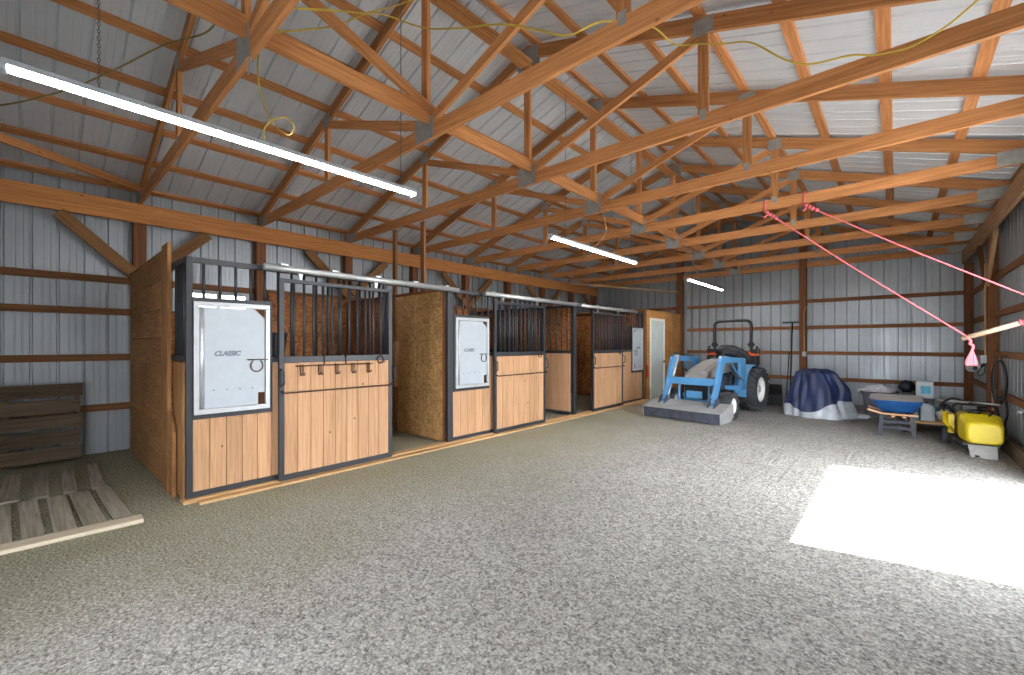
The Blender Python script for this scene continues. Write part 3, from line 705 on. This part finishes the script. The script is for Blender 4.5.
# ---------------------------------------------------------------- tractor
TR = thing('tractor', 'blue compact tractor with a grey front loader bucket', 'tractor')
def tyre(name, x, y, r, w, label=None):
    t = MB(); s = 1 if x > 0 else -1
    prof = [(r*.55, -w*.38), (r*.62, -w*.47), (r*.80, -w*.5), (r*.91, -w*.46), (r*.945, -w*.36), (r*.955, 0), (r*.945, w*.36), (r*.91, w*.46), (r*.80, w*.5), (r*.62, w*.47), (r*.56, w*.38)]
    t.lathe(prof, (x, y, r), (1, 0, 0), 40, False)
    n = 22
    for k in range(n):
        for sd in (-1, 1):
            a = 2*math.pi*(k+(.5 if sd > 0 else 0))/n; da = .36
            pt = lambda ang, xx, rad: Vector((x+xx, y+rad*math.cos(ang), r+rad*math.sin(ang)))
            p0, p1 = pt(a, 0, r*.955), pt(a+da, sd*w*.49, r*.93); up = (Vector((0, math.cos(a+da/2), math.sin(a+da/2))))
            t.beam(p0, p1, r*.075, r*.15, up)
    o = obj(name, t, 'rubber', TR)
    rm = MB(); rm.lathe([(r*.565, -w*.36), (r*.575, w*.40*1), (r*.54, w*.40), (r*.50, w*.30), (r*.46, w*.22), (r*.2, w*.22), (r*.17, w*.30), (r*.02, w*.31)], (x, y, r), (s, 0, 0), 32)
    obj('rim', rm, 'rim', o, 'white wheel rim')
    hb = MB(); hb.lathe([(r*.17, w*.30), (r*.15, w*.36), (r*.02, w*.37)], (x, y, r), (s, 0, 0), 16)
    for k in range(6): hb.lathe([(r*.03, w*.22), (r*.03, w*.26)], (x, y+r*.3*math.cos(k*1.047), r+r*.3*math.sin(k*1.047)), (s, 0, 0), 6)
    obj('hub', hb, 'whitealu', o)
for s in (-1, 1):
    tyre('rear_wheel', s*.48, 0, .475, .38); tyre('front_wheel', s*.565, -1.58, .265, .24)
ch = MB().box((-.13, -1.6, .34), (.13, .35, .58)).box((-.42, -.09, .40), (.42, .09, .56)).box((-.42, -1.60, .20), (.42, -1.50, .31)).box((-.24, -.55, .45), (.24, .3, .80)); obj('chassis', ch, 'bucketdark', TR, None, .01)
def hood_ring(y, hw, zb, zt):
    return [(-hw, y, zb), (hw, y, zb), (hw*1.02, y, zb+(zt-zb)*.6), (hw*.92, y, zt-.04), (hw*.55, y, zt), (-hw*.55, y, zt), (-hw*.92, y, zt-.04), (-hw*1.02, y, zb+(zt-zb)*.6)]
obj('hood', MB().loft([hood_ring(-.62, .24, .86, 1.15), hood_ring(-1.0, .24, .84, 1.11), hood_ring(-1.4, .235, .80, 1.03), hood_ring(-1.70, .23, .74, .93), hood_ring(-1.74, .2, .75, .88)], True, False), 'hood', TR, 'grey engine hood', .012)
obj('engine', MB().box((-.20, -1.66, .50), (.20, -.6, .79)).box((-.23, -1.2, .6), (-.2, -.8, .75)), 'bucketdark', TR, None, .01)
gg = MB()
for x in (-.3, .3): gg.tube(smooth_path([(x, -1.62, .30), (x, -1.80, .32), (x, -1.82, .60), (x*.93, -1.78, .66)], 4), .022, 8)
gg.tube([(-.28, -1.79, .655), (.28, -1.79, .655)], .02, 8); gg.box((-.16, -1.815, .38), (.16, -1.80, .52)); gg.box((-.31, -1.63, .30), (.31, -1.58, .46)); obj('grille_guard', gg, 'blue', TR)
obj('grille', MB().box((-.22, -1.74, .36), (.22, -1.66, .68)), 'black', TR)
for s in (-1, 1):
    fd = MB(); cy, cz_, R = .0, .475, .535
    arc = [(cy+R*math.cos(R_(a)), cz_+R*math.sin(R_(a))) for a in range(45, 205, 10)]
    xi, xo = s*.27, s*.52
    fd.loft([[(xi, y, z), (xo, y, z), (xo, y+.02*(cy-y)/R, z+.02*(cz_-z)/R), (xi, y+.02*(cy-y)/R, z+.02*(cz_-z)/R)] for y, z in arc], True, False)
    fd.prism([(xi, y, z) for y, z in arc]+[(xi, -.3, .3), (xi, .35, .45)], (s*.02, 0, 0)); obj('fender', fd, 'blue', TR)
for s in (-1, 1): obj('fender_box', MB().box((s*.40-.13, .0, .98), (s*.40+.13, .26, 1.20)), 'black', TR, None, .01)
obj('floor_plate', MB().box((-.46, -.75, .50), (.46, -.42, .53)), 'black', TR)
obj('seat', MB().box((-.22, -.22, .82), (.22, .2, .92)).prism([(-.21, .18, .92), (-.21, .30, 1.22), (-.21, .24, 1.24), (-.21, .1, .92)], (.42, 0, 0)), 'black', TR, None, .02)
obj('dashboard', MB().box((-.22, -.68, .75), (.22, -.55, 1.17)), 'black', TR, None, .01)
swl = MB().tube([(.17*math.cos(k*math.pi/12), -.42+.15*math.sin(k*math.pi/12), 1.19+.07*math.sin(k*math.pi/12)) for k in range(24)], .014, 6, True).tube([(0, -.6, 1.02), (0, -.42, 1.19)], .015, 6)
for k in range(3): swl.tube([(0, -.42, 1.19), (.17*math.cos(k*2.09), -.42+.15*math.sin(k*2.09), 1.19+.07*math.sin(k*2.09))], .01, 6)
obj('steering_wheel', swl, 'black', TR)
rb = MB(); rb.tube(smooth_path([(-.40, .12, .80), (-.40, .12, 1.45), (-.40, .12, 1.86), (-.37, .12, 1.95), (-.29, .12, 1.99), (0, .12, 1.995), (.29, .12, 1.99), (.37, .12, 1.95), (.40, .12, 1.86), (.40, .12, 1.45), (.40, .12, .80)], 5), .031, 10)
roll = obj('roll_bar', rb, 'black', TR, 'dark folding roll bar')
for s in (-1, 1): obj('hinge_pin', MB().box((s*.40-.042, .075, 1.40), (s*.40+.042, .165, 1.50)).tube([(s*.40-.075, .12, 1.45), (s*.40+.075, .12, 1.45)], .018, 8), 'black', roll)
for s in (-1, 1):
    x = s*.49
    po = MB(); po.prism([(x-.03, -.52, .52), (x-.03, -.55, 1.16), (x-.03, -.74, 1.14), (x-.03, -.82, 1.08), (x-.03, -.80, .62), (x-.03, -.74, .50)], (.06, 0, 0)); po.box((min(.12*s, .52*s), -.8, .50), (max(.12*s, .52*s), -.55, .58)); obj('loader_post', po, 'blue', TR, None, .006)
    am = MB()
    prof = [(-.60, 1.17), (-.60, 1.08), (-1.02, 1.085), (-1.50, 1.10), (-1.64, 1.07), (-2.055, .24), (-2.145, .26), (-1.78, 1.19), (-1.64, 1.235), (-1.30, 1.20)]
    am.prism([(x-.035, y, z) for y, z in prof], (.07, 0, 0)); arm = obj('loader_arm', am, 'blue', TR, None, .006)
    cyl = MB().tube([(x-.0, -.66, .68), (x, -1.08, .87)], .034, 10).tube([(x, -1.08, .87), (x, -1.42, 1.02)], .018, 8); obj('lift_cylinder', cyl, 'bucketdark', arm)
    c2 = MB().tube([(x-s*.055, -1.60, 1.22), (x-s*.055, -1.86, .72)], .03, 10).tube([(x-s*.055, -1.86, .72), (x-s*.055, -2.05, .36)], .016, 8); obj('bucket_cylinder', c2, 'galv', arm)
    db = MB().beam((x, -.78, .70), (x, -1.22, 1.09), .03, .04); obj('arm_strut', db, 'blue', TR)
    hs = MB().tube(smooth_path([(x+s*.03, -.7, 1.19), (x+s*.02, -1.2, 1.24), (x+s*.03, -1.6, 1.275), (x+s*.0, -1.74, 1.2)]), .012, 6); obj('hydraulic_hose', hs, 'black', arm)
obj('cross_tube', MB().box((-.46, -1.93, .66), (.46, -1.83, .79)), 'blue', TR, None, .006)
bk = MB(); B_ = .755
sec = [(-2.42, .02), (-2.44, .20), (-1.96, .345), (-1.86, .33), (-1.84, .24)]
bk.prism([(-B_, y, z) for y, z in sec[1:]]+[(-B_, y+.015, z-.02) for y, z in reversed(sec[1:])], (2*B_, 0, 0))
for s in (-1, 1): bk.prism([(s*B_-.006, y, z) for y, z in [(-2.44, .02), (-2.445, .205), (-1.96, .35), (-1.85, .33), (-1.83, .1), (-1.98, .015)]], (.012, 0, 0))
bko = obj('bucket', bk, 'bucket', TR, 'worn grey loader bucket', .003)
obj('front_plate', MB().prism([(-B_, -2.42, .018), (-B_, -2.445, .205), (-B_, -2.43, .205), (-B_, -2.40, .018)], (2*B_, 0, 0)), 'bucketdark', bko)
for s in (-1, 1):
    br = MB()
    for q in (-.06, .06): br.prism([(s*.49+q-.008, -2.22, .265), (s*.49+q-.008, -2.12, .42), (s*.49+q-.008, -2.0, .44), (s*.49+q-.008, -1.94, .35)], (.016, 0, 0))
    br.tube([(s*.49-.08, -2.10, .33), (s*.49+.08, -2.10, .33)], .018, 8); obj('bracket', br, 'bucketdark', bko)
bl = MB().prism([(-.75, .98, .03), (-.75, 1.05, .03), (-.75, 1.08, .28), (-.75, 1.0, .52), (-.75, .97, .5), (-.75, 1.02, .28)], (1.5, 0, 0)).box((-.06, .3, .38), (.06, 1.0, .46)); obj('rear_blade', bl, 'black', TR)
TR.location = (-2.81, 10.6, 0); TR.rotation_euler = (0, 0, R_(-6))
bpy.context.view_layer.update()
def on_tractor(x, y, z): return TR.matrix_world @ Vector((x, y, z))
# things lying on the tractor
def lump(c, sx, sy, sz, n=22, m=12, amp=.16, seed=0):
    rnd = random.Random(seed); ph = [(rnd.uniform(0, 6), rnd.randint(2, 6), rnd.uniform(0, 6), rnd.randint(1, 4)) for _ in range(6)]; rings = []
    for i in range(m):
        v = math.pi*(i+.02)/(m-1+.04); ring = []
        for k in range(n):
            u = 2*math.pi*k/n; w = 1+amp*sum(math.sin(a*u+p)*math.sin(b*v+q) for p, a, q, b in ph)/2.2
            ring.append((c[0]+sx*w*math.sin(v)*math.cos(u), c[1]+sy*w*math.sin(v)*math.sin(u), c[2]+sz*w*-math.cos(v)))
        rings.append(ring)
    return MB().loft(rings)
jk = on_tractor(.17, -.56, 1.30)
j = thing('work_jacket', 'dark crumpled jacket thrown over the tractor dashboard', 'jacket', jk)
obj('body', lump(jk, .27, .21, .125, 30, 16, .24, seed=3), 'cloth', j); obj('sleeve', MB().tube(smooth_path([jk+Vector((.12, -.02, .04)), jk+Vector((.26, -.02, .0)), jk+Vector((.35, .05, -.09)), jk+Vector((.37, .1, -.16))]), .05, 10), 'cloth', j)
def chainsaw(label, c, s):
    t = thing('chainsaw', label, 'chainsaw', c, 'chainsaws on the tractor fenders')
    x, y, z = c
    obj('body', MB().box((x-.10, y-.07, z-.06), (x+.10, y+.07, z+.03)), 'orange', t, 'orange engine casing', .02); obj('engine_cover', MB().box((x+.03*s-.075, y-.075, z-.01), (x+.03*s+.085, y+.065, z+.085)), 'black', t, None, .015)
    obj('handle', MB().tube(smooth_path([(x+.05*s, y-.08, z-.03), (x+.06*s, y-.09, z+.10), (x+.06*s, y, z+.15), (x+.06*s, y+.09, z+.10)]), .012, 8), 'black', t)
    obj('guide_bar', MB().prism([(x-.03*s, y+.07, z-.045), (x-.03*s, y+.30, z-.04), (x-.03*s, y+.33, z-.01), (x-.03*s, y+.30, z+.02), (x-.03*s, y+.07, z+.02)], (.008, 0, 0)), 'galv', t)
c1 = on_tractor(.45, .13, 1.262); chainsaw('orange and black chainsaw on the right rear fender', c1, 1)
c2 = on_tractor(-.46, .13, 1.262); chainsaw('orange chainsaw on the left rear fender, mostly hidden', c2, -1)

# ---------------------------------------------------------------- things along the end wall
rk = thing('leveling_rake', 'tall dark T-shaped rake leaning on the end wall', 'rake', (-2.0, 12.8, 0))
obj('handle', MB().tube([(-2.0, 12.80, .01), (-1.99, 13.10, 2.02)], .016, 8), 'black', rk); obj('rake_head', MB().box((-2.21, 13.085, 2.0), (-1.84, 13.115, 2.035)), 'steel', rk)
tn = MB()
for i in range(10): tn.tube([(-2.19+.037*i, 13.1, 2.035), (-2.19+.037*i, 13.1, 2.06)], .005, 5)
obj('teeth', tn, 'steel', rk)
solo('shovel_handle', MB().tube([(-2.09, 12.85, .01), (-2.06, 13.11, 1.25)], .011, 8), 'black', 'slim tool handle leaning beside the T-shaped rake', 'tool')
def conduit(label, pts, box):
    t = thing('conduit', label, 'conduit', box, 'wall conduits with outlet boxes')
    obj('pipe', MB().tube(smooth_path(pts, 4), .013, 8), 'sill', t); b = Vector(box)
    bo = obj('outlet_box', MB().box(b-Vector((.045, .022, .06)), b+Vector((.045, .022, .06))), 'grey', t, None, .006)
    obj('cover_plate', MB().box(b-Vector((.035, .028, .045)), b+Vector((.035, -.022, .045))), 'white', bo)
conduit('thin conduit and outlet box on the middle end wall post', [(-1.72, 12.969, 1.26), (-1.72, 12.969, 1.8), (-1.72, 12.969, 2.24), (-1.67, 12.969, 2.42)], (-1.71, 12.955, 1.21))
conduit('pale conduit and outlet box on the right wall post', [(1.058, 10.05, 1.27), (1.058, 10.05, 2.0), (1.058, 10.05, 2.64), (1.058, 10.03, 2.74)], (1.05, 10.045, 1.22))
# covered mound
TPc = (-1.16, 10.63)
tp = thing('covered_machine', 'blue tarp over a machine, silver tarp showing at its foot', 'tarp', (TPc[0], TPc[1], 0))
def tarp_pt(u, t):
    z = .95*t; f = (1-.10*t-.42*max(0, (t-.12))**1.15)*(1 if t < .93 else 1-(t-.93)*6)
    fold = (1-t)**.6*(.06*math.sin(4*u+.9)+.04*math.sin(7*u+2+1.5*t)+.02*math.sin(15*u+2*t))+.02*math.sin(5*u+3*t)+.018*math.sin(13*u+6*t)+.01*math.sin(23*u-5*t)
    se = lambda v, e: math.copysign(abs(v)**e, v)
    rx, ry = .525*f+fold*.8, .42*f+fold*.8
    sh = -.05*t+.06*max(0, math.cos(u))*math.exp(-((t-.62)/.18)**2)
    return (TPc[0]+sh+rx*se(math.cos(u), .85), TPc[1]+ry*se(math.sin(u), .8), z+.012*math.sin(4*u+1)*t)
NU = 96
seam = lambda u: .31+.06*math.cos(u)-.19*math.exp(-((u-4.45)/.55)**2)+.015*math.sin(9*u)
def tarp_mesh(a, b, m, lift):
    rings = []
    for i in range(m+1):
        ring = []
        for k in range(NU):
            u = 2*math.pi*k/NU; t = (a(u)*(m-i)+b(u)*i)/m; p = tarp_pt(u, t)
            d = Vector((p[0]-TPc[0], p[1]-TPc[1], 0)); d = d.normalized()*lift if d.length else d
            ring.append((p[0]+d.x, p[1]+d.y, max(.004, p[2])))
        rings.append(ring)
    return MB().loft(rings, False)
obj('silver_tarp', tarp_mesh(lambda u: 0, lambda u: seam(u)+.08, 12, 0), 'tarpgrey', tp, 'crumpled silver tarp hem')
obj('blue_tarp', tarp_mesh(seam, lambda u: 1.0, 22, .012).loft([[tarp_pt(2*math.pi*k/NU, 1.0) for k in range(NU)], [(TPc[0]-.05, TPc[1], .955)]*NU], False), 'tarpblue', tp)
solo('tarp_tail', lump((-.50, 10.72, .05), .14, .1, .05, seed=9), 'tarpgrey', 'loose grey tarp bunched on the gravel beside the blue tarp', 'tarp')

bn = thing('grey_bin', 'dark grey plastic bin stuffed with clear film behind the wheelbarrow', 'bin', (-.24, 11.4, 0))
def rrect(cx, cy, z, w, d, r=.05, n=4):
    pts = []
    for sx, sy, a0 in ((1, 1, 0), (-1, 1, 90), (-1, -1, 180), (1, -1, 270)):
        for i in range(n+1):
            a = R_(a0+90*i/n); pts.append((cx+sx*(w/2-r)+r*math.cos(a), cy+sy*(d/2-r)+r*math.sin(a), z))
    return pts
obj('tub', MB().loft([rrect(-.24, 11.4, .003, .44, .44), rrect(-.24, 11.4, .50, .54, .54), rrect(-.24, 11.4, .50, .50, .50), rrect(-.24, 11.4, .06, .41, .41)], True, False), 'bin', bn)
obj('rim', MB().loft([rrect(-.24, 11.4, .46, .58, .58), rrect(-.24, 11.4, .505, .60, .60), rrect(-.24, 11.4, .508, .52, .52), rrect(-.24, 11.4, .48, .52, .52)], False, False), 'bin', bn)
solo('plastic_film', lump((-.26, 11.4, .51), .25, .22, .10, 34, 18, .3, 5), 'bag', 'clear crumpled plastic film heaped in the grey bin', 'plastic film')
cr = thing('supply_box', 'dark box behind the wheelbarrow carrying the navy sack', 'box', (.16, 11.35, 0)); obj('body', MB().box((.09, 11.2, .003), (.44, 11.55, .51)), 'bin', cr, None, .01); obj('lid', MB().box((.085, 11.195, .511), (.445, 11.555, .525)), 'bin', cr)
solo('feed_sack', lump((.165, 11.33, .635), .12, .12, .11, 26, 14, .18, 8), 'navy', 'navy sack sitting on the dark box behind the wheelbarrow', 'sack')

# wheelbarrow
wb = thing('wheelbarrow', 'blue wheelbarrow with wooden handles on navy legs', 'wheelbarrow', (0, 9.2, 0))
def tubring(z, x0, x1, d, r=.10): return rrect((x0+x1)/2, 9.25, z, x1-x0, d, r, 5)
tilt = lambda rings: [[(x, y, z+(y-9.25)*.07) for x, y, z in q] for q in rings]
obj('tub', MB().loft(tilt([tubring(.385, -.16, .22, .30, .08), tubring(.42, -.21, .25, .36, .09), tubring(.565, -.30, .315, .60), tubring(.59, -.32, .325, .63), tubring(.595, -.33, .33, .645), tubring(.596, -.31, .31, .61), tubring(.565, -.29, .30, .58), tubring(.42, -.195, .235, .34, .09), tubring(.40, -.15, .2, .28, .08)]), True), 'barrow', wb)
obj('tub_lining', MB().loft(tilt([tubring(.600, -.318, .318, .625), tubring(.603, -.305, .306, .60), tubring(.567, -.287, .298, .576), tubring(.424, -.192, .232, .336, .09), tubring(.404, -.15, .2, .28, .08)]), True), 'tubin', wb, 'worn bare inside of the tub')
for y in (9.05, 9.45):
    obj('handle', MB().beam((-.34, y-.13, .42), (-.16, y-.02, .355), .028, .028).beam((-.16, y-.02, .355), (.26, y, .35), .026, .026), 'handle', wb)
for x in (-.03, .10): obj('cross_bar', MB().box((x-.02, 9.0, .31), (x+.02, 9.5, .334)), 'handle', wb)
for x in (-.185, .215):
    for y in (9.04, 9.42): obj('leg', MB().beam((x*.9, y+.02, .34), (x, y, .002), .045, .045, (0, 1, 0)), 'navy', wb)
obj('leg_brace', MB().box((-.19, 9.025, .215), (.22, 9.045, .255)).box((-.19, 9.02, .12), (.22, 9.045, .165)).box((-.2, 9.03, .13), (-.17, 9.44, .16)).box((.19, 9.03, .13), (.22, 9.44, .16)), 'navy', wb)
wf = MB().lathe([(.08, -.04), (.15, -.04), (.17, -.02), (.17, .02), (.15, .04), (.08, .04)], (.12, 9.66, .172), (1, 0, 0), 24); obj('wheel', wf, 'rubber', wb)

# low wooden platform with supplies
pf = thing('low_platform', 'low wooden platform with supplies beside the wheelbarrow', 'platform', (.45, 10, 0))
m = MB()
for i in range(6): m.box((.16, 9.72+.16*i, .155), (.86, 9.87+.16*i, .18))
obj('deck', m, 'sill', pf)
for x in (.22, .80): obj('runner', MB().box((x-.04, 9.75, .002), (x+.04, 10.65, .155)), 'girt', pf)
bx = thing('product_box', 'white box with teal print raised behind the wheelbarrow', 'box', (.38, 10.75, .55)); 
obj('carton', MB().box((.275, 10.62, .49), (.50, 10.82, .79)), 'white', bx, None, .006); obj('print_panel', MB().box((.335, 10.615, .57), (.465, 10.6195, .71)), 'greenblue', bx, 'teal printed panel')
cb = thing('cardboard_crate', 'tall dark crate standing under the teal printed box', 'crate', (.4, 10.76, 0)); obj('crate_side', MB().box((.26, 10.66, .182), (.52, 10.84, .489)), 'bin', cb, None, .006); obj('strap', MB().box((.30, 10.655, .182), (.33, 10.66, .489)), 'navy', cb)
jg = thing('white_jug', 'white jug with a moulded handle on the low platform', 'jug', (.40, 10.0, .18))
obj('body', MB().loft([rrect(.40, 10.0, .181, .17, .15, .03), rrect(.40, 10.0, .38, .175, .155, .03), rrect(.40, 10.0, .43, .15, .13, .03), rrect(.38, 10.0, .465, .07, .07, .03)], True, False), 'white', jg); obj('cap', MB().lathe([(.03, 0), (.03, .03)], (.38, 10.0, .465), n=14), 'navy', jg)
obj('handle', MB().tube(smooth_path([(.43, 9.915, .43), (.455, 9.90, .41), (.46, 9.90, .34), (.45, 9.918, .29)]), .011, 8), 'white', jg)
tj = thing('teal_bottle', 'small teal bottle at the left of the white jug', 'bottle', (.27, 10.0, .18)); obj('body', MB().loft([rrect(.26, 10.02, .181, .1, .1, .02), rrect(.26, 10.02, .33, .1, .1, .02), rrect(.26, 10.02, .36, .05, .05, .02)], True, False), 'teal', tj); obj('cap', MB().lathe([(.018, 0), (.018, .025)], (.26, 10.02, .36), n=12), 'white', tj)
solo('crumpled_bag', lump((.62, 10.12, .27), .11, .14, .085, 26, 14, .25, 11), 'bag', 'crumpled pale bag between the white jug and the yellow tank', 'bag')
solo('crumpled_bag', lump((.64, 10.44, .30), .10, .1, .115, 26, 14, .22, 12), 'cloth', 'dark crumpled bag behind the pale bag on the platform', 'bag')
solo('folded_tarp', lump((.52, 10.50, .27), .07, .07, .085, 24, 12, .2, 15), 'teal', 'teal folded cloth on the platform behind the jug', 'cloth')

# yellow sprayer
sp = thing('tow_sprayer', 'yellow tank sprayer on a small trailer by the right wall', 'sprayer', (.8, 8.5, 0))
def tank_ring(y, x0, x1, z0, z1, r): 
    n = 5; pts = []; w, h = x1-x0, z1-z0; cx, cz2 = (x0+x1)/2, (z0+z1)/2
    for sx, sz, a0 in ((1, 1, 0), (-1, 1, 90), (-1, -1, 180), (1, -1, 270)):
        for i in range(n+1):
            a = R_(a0+90*i/n); pts.append((cx+sx*(w/2-r)+r*math.cos(a), y, cz2+sz*(h/2-r)+r*math.sin(a)))
    return pts
rings = [tank_ring(8.10, .69, .99, .20, .42, .06), tank_ring(8.115, .67, 1.01, .18, .445, .07), tank_ring(8.16, .65, 1.025, .165, .465, .07), tank_ring(8.42, .63, 1.035, .16, .505, .08), tank_ring(8.44, .615, 1.05, .15, .52, .08), tank_ring(8.475, .615, 1.05, .15, .52, .08), tank_ring(8.495, .63, 1.035, .16, .51, .08), tank_ring(8.80, .61, 1.0, .17, .52, .08), tank_ring(8.93, .63, .97, .19, .49, .08), tank_ring(8.96, .66, .94, .22, .46, .06)]
obj('tank', MB().loft([[(.84+(x-.83)*.93, y, z) for x, y, z in reversed(r)] for r in rings]), 'yellow', sp)
obj('saddle', MB().prism([(.50, 8.62, .36), (.62, 8.60, .20), (.66, 8.9, .20), (.55, 8.92, .49), (.50, 8.9, .50)], (.0, .05, .0)).box((.56, 8.7, .20), (.62, 8.95, .46)), 'yellow', sp, None, .015)
obj('filler_cap', MB().lathe([(.065, 0), (.065, .035), (.05, .045)], (.80, 8.55, .515), n=20), 'black', sp)
obj('frame', MB().beam((.68, 8.15, .15), (.60, 9.1, .15), .04, .03).beam((.96, 8.15, .15), (1.0, 9.1, .15), .04, .03).box((.60, 9.05, .135), (1.0, 9.1, .165)).beam((.64, 8.6, .14), (.78, 8.02, .02), .04, .03), 'black', sp)
obj('foot_plate', MB().prism([(.72, 8.02, .012), (.95, 8.0, .012), (.96, 8.14, .152), (.70, 8.16, .152)], (0, .012, 0)), 'bucket', sp)
for x in (.545, 1.06): obj('wheel', MB().lathe([(.05, -.035), (.105, -.035), (.125, -.02), (.125, .02), (.105, .035), (.05, .035)], (x, 8.98, .126), (1, 0, 0), 22), 'rubber', sp)
hz = MB()
hz.tube(smooth_path([(.52, 8.72, .50), (.50, 8.80, .58), (.62, 9.0, .66), (.80, 8.9, .62), (1.0, 8.72, .60), (1.02, 8.55, .5)]), .014, 8); hz.tube(smooth_path([(.58, 8.75, .50), (.66, 8.9, .60), (.85, 8.75, .57), (.96, 8.52, .56), (.92, 8.4, .51)]), .012, 8)
obj('hose', hz, 'black', sp); obj('pump', MB().box((.70, 8.72, .525), (.84, 8.86, .60)).lathe([(.035, 0), (.035, .1)], (.84, 8.79, .56), (1, 0, 0), 12), 'black', sp)
obj('spray_boom', MB().tube([(.48, 9.06, .62), (1.06, 8.78, .63)], .014, 8), 'galv', sp)

# things on the right wall posts
cp = thing('clamp_lamp', 'silver reflector clamp lamp on the right wall post', 'lamp', (.98, 10.2, 1.07)); d = Vector((-.35, -.85, .25)).normalized(); c = Vector((.965, 10.22, 1.07))
obj('reflector', MB().lathe([(.03, 0), (.05, .03), (.085, .09), (.088, .09), (.055, .028), (.033, -.002)], c, d, 22, False), 'whitealu', cp); obj('socket', MB().lathe([(.03, -.1), (.03, .0)], c, d, 14), 'black', cp); obj('clamp', MB().beam(c-d*.09, (1.062, 10.16, 1.14), .03, .025).tube(smooth_path([c-d*.1, (1.0, 10.2, .95), (1.05, 10.12, .99), (1.06, 10.07, 1.14)]), .006, 6), 'black', cp)
ho = thing('hose_coil', 'black hose coiled on the right wall above the yellow tank', 'hose', (1.12, 8.92, 1.2))
lp = MB()
for k in range(3):
    lp.tube([(1.07+(.062-.006*k)*math.sin(a), 8.92-.05*math.sin(a)-.012*k, .93+(.30-.02*k)*math.cos(a)+.02*k) for a in [2*math.pi*i/28 for i in range(28)]], .013, 8, True)
obj('coil', lp, 'black', ho); obj('hose_tail', MB().tube(smooth_path([(1.125, 8.86, .68), (1.13, 8.80, .5), (1.12, 8.88, .38), (1.13, 8.92, .24), (1.12, 8.9, .12)]), .013, 8), 'black', ho); obj('hook', MB().tube(smooth_path([(1.148, 8.92, 1.30), (1.10, 8.92, 1.29), (1.09, 8.92, 1.23), (1.11, 8.92, 1.21)]), .008, 6), 'iron', ho)
solo('tool_handle', MB().tube([(1.10, 9.72, .005), (1.12, 9.90, 1.12)], .014, 8), 'handle', 'pale wooden tool handle standing against the right wall post', 'tool')
solo('wall_hook', MB().tube(smooth_path([(1.183, 8.1, .63), (1.14, 8.1, .63), (1.12, 8.1, .60), (1.12, 8.04, .60), (1.12, 7.9, .64)]), .012, 8), 'white', 'white bent hook sticking out from the right wall', 'hook')
solo('conduit_elbow', MB().tube(smooth_path([(-4.90, 12.93, 2.363), (-4.95, 12.9, 2.42), (-5.0, 12.8, 2.55), (-5.06, 12.75, 2.38)]), .012, 6), 'red', 'small red cord standing up on the plywood closet roof', 'cord')

bk_ = thing('feed_bucket', 'dark round bucket hung inside the first stall beside the feed door', 'bucket', (-5.06, 1.74, 1.30))
obj('pail', MB().lathe([(.105, 0), (.14, .27), (.147, .27), (.147, .285), (.133, .285), (.10, .012)], (-5.06, 1.74, 1.30), n=22), 'bin', bk_)
obj('bail', MB().tube([(-5.06+.14*math.cos(a)*.2+.06, 1.74+.14*math.cos(a), 1.57+.15*math.sin(a)) for a in [math.pi*i/12 for i in range(13)]], .004, 6), 'chain', bk_)
solo('red_strap', MB().tube(smooth_path([(-4.77, 10.575, .92), (-4.765, 10.575, .8), (-4.76, 10.555, .66), (-4.765, 10.59, .62), (-4.77, 10.58, .78)]), .022, 8), 'red', 'red strap hung on the closet corner post', 'strap')
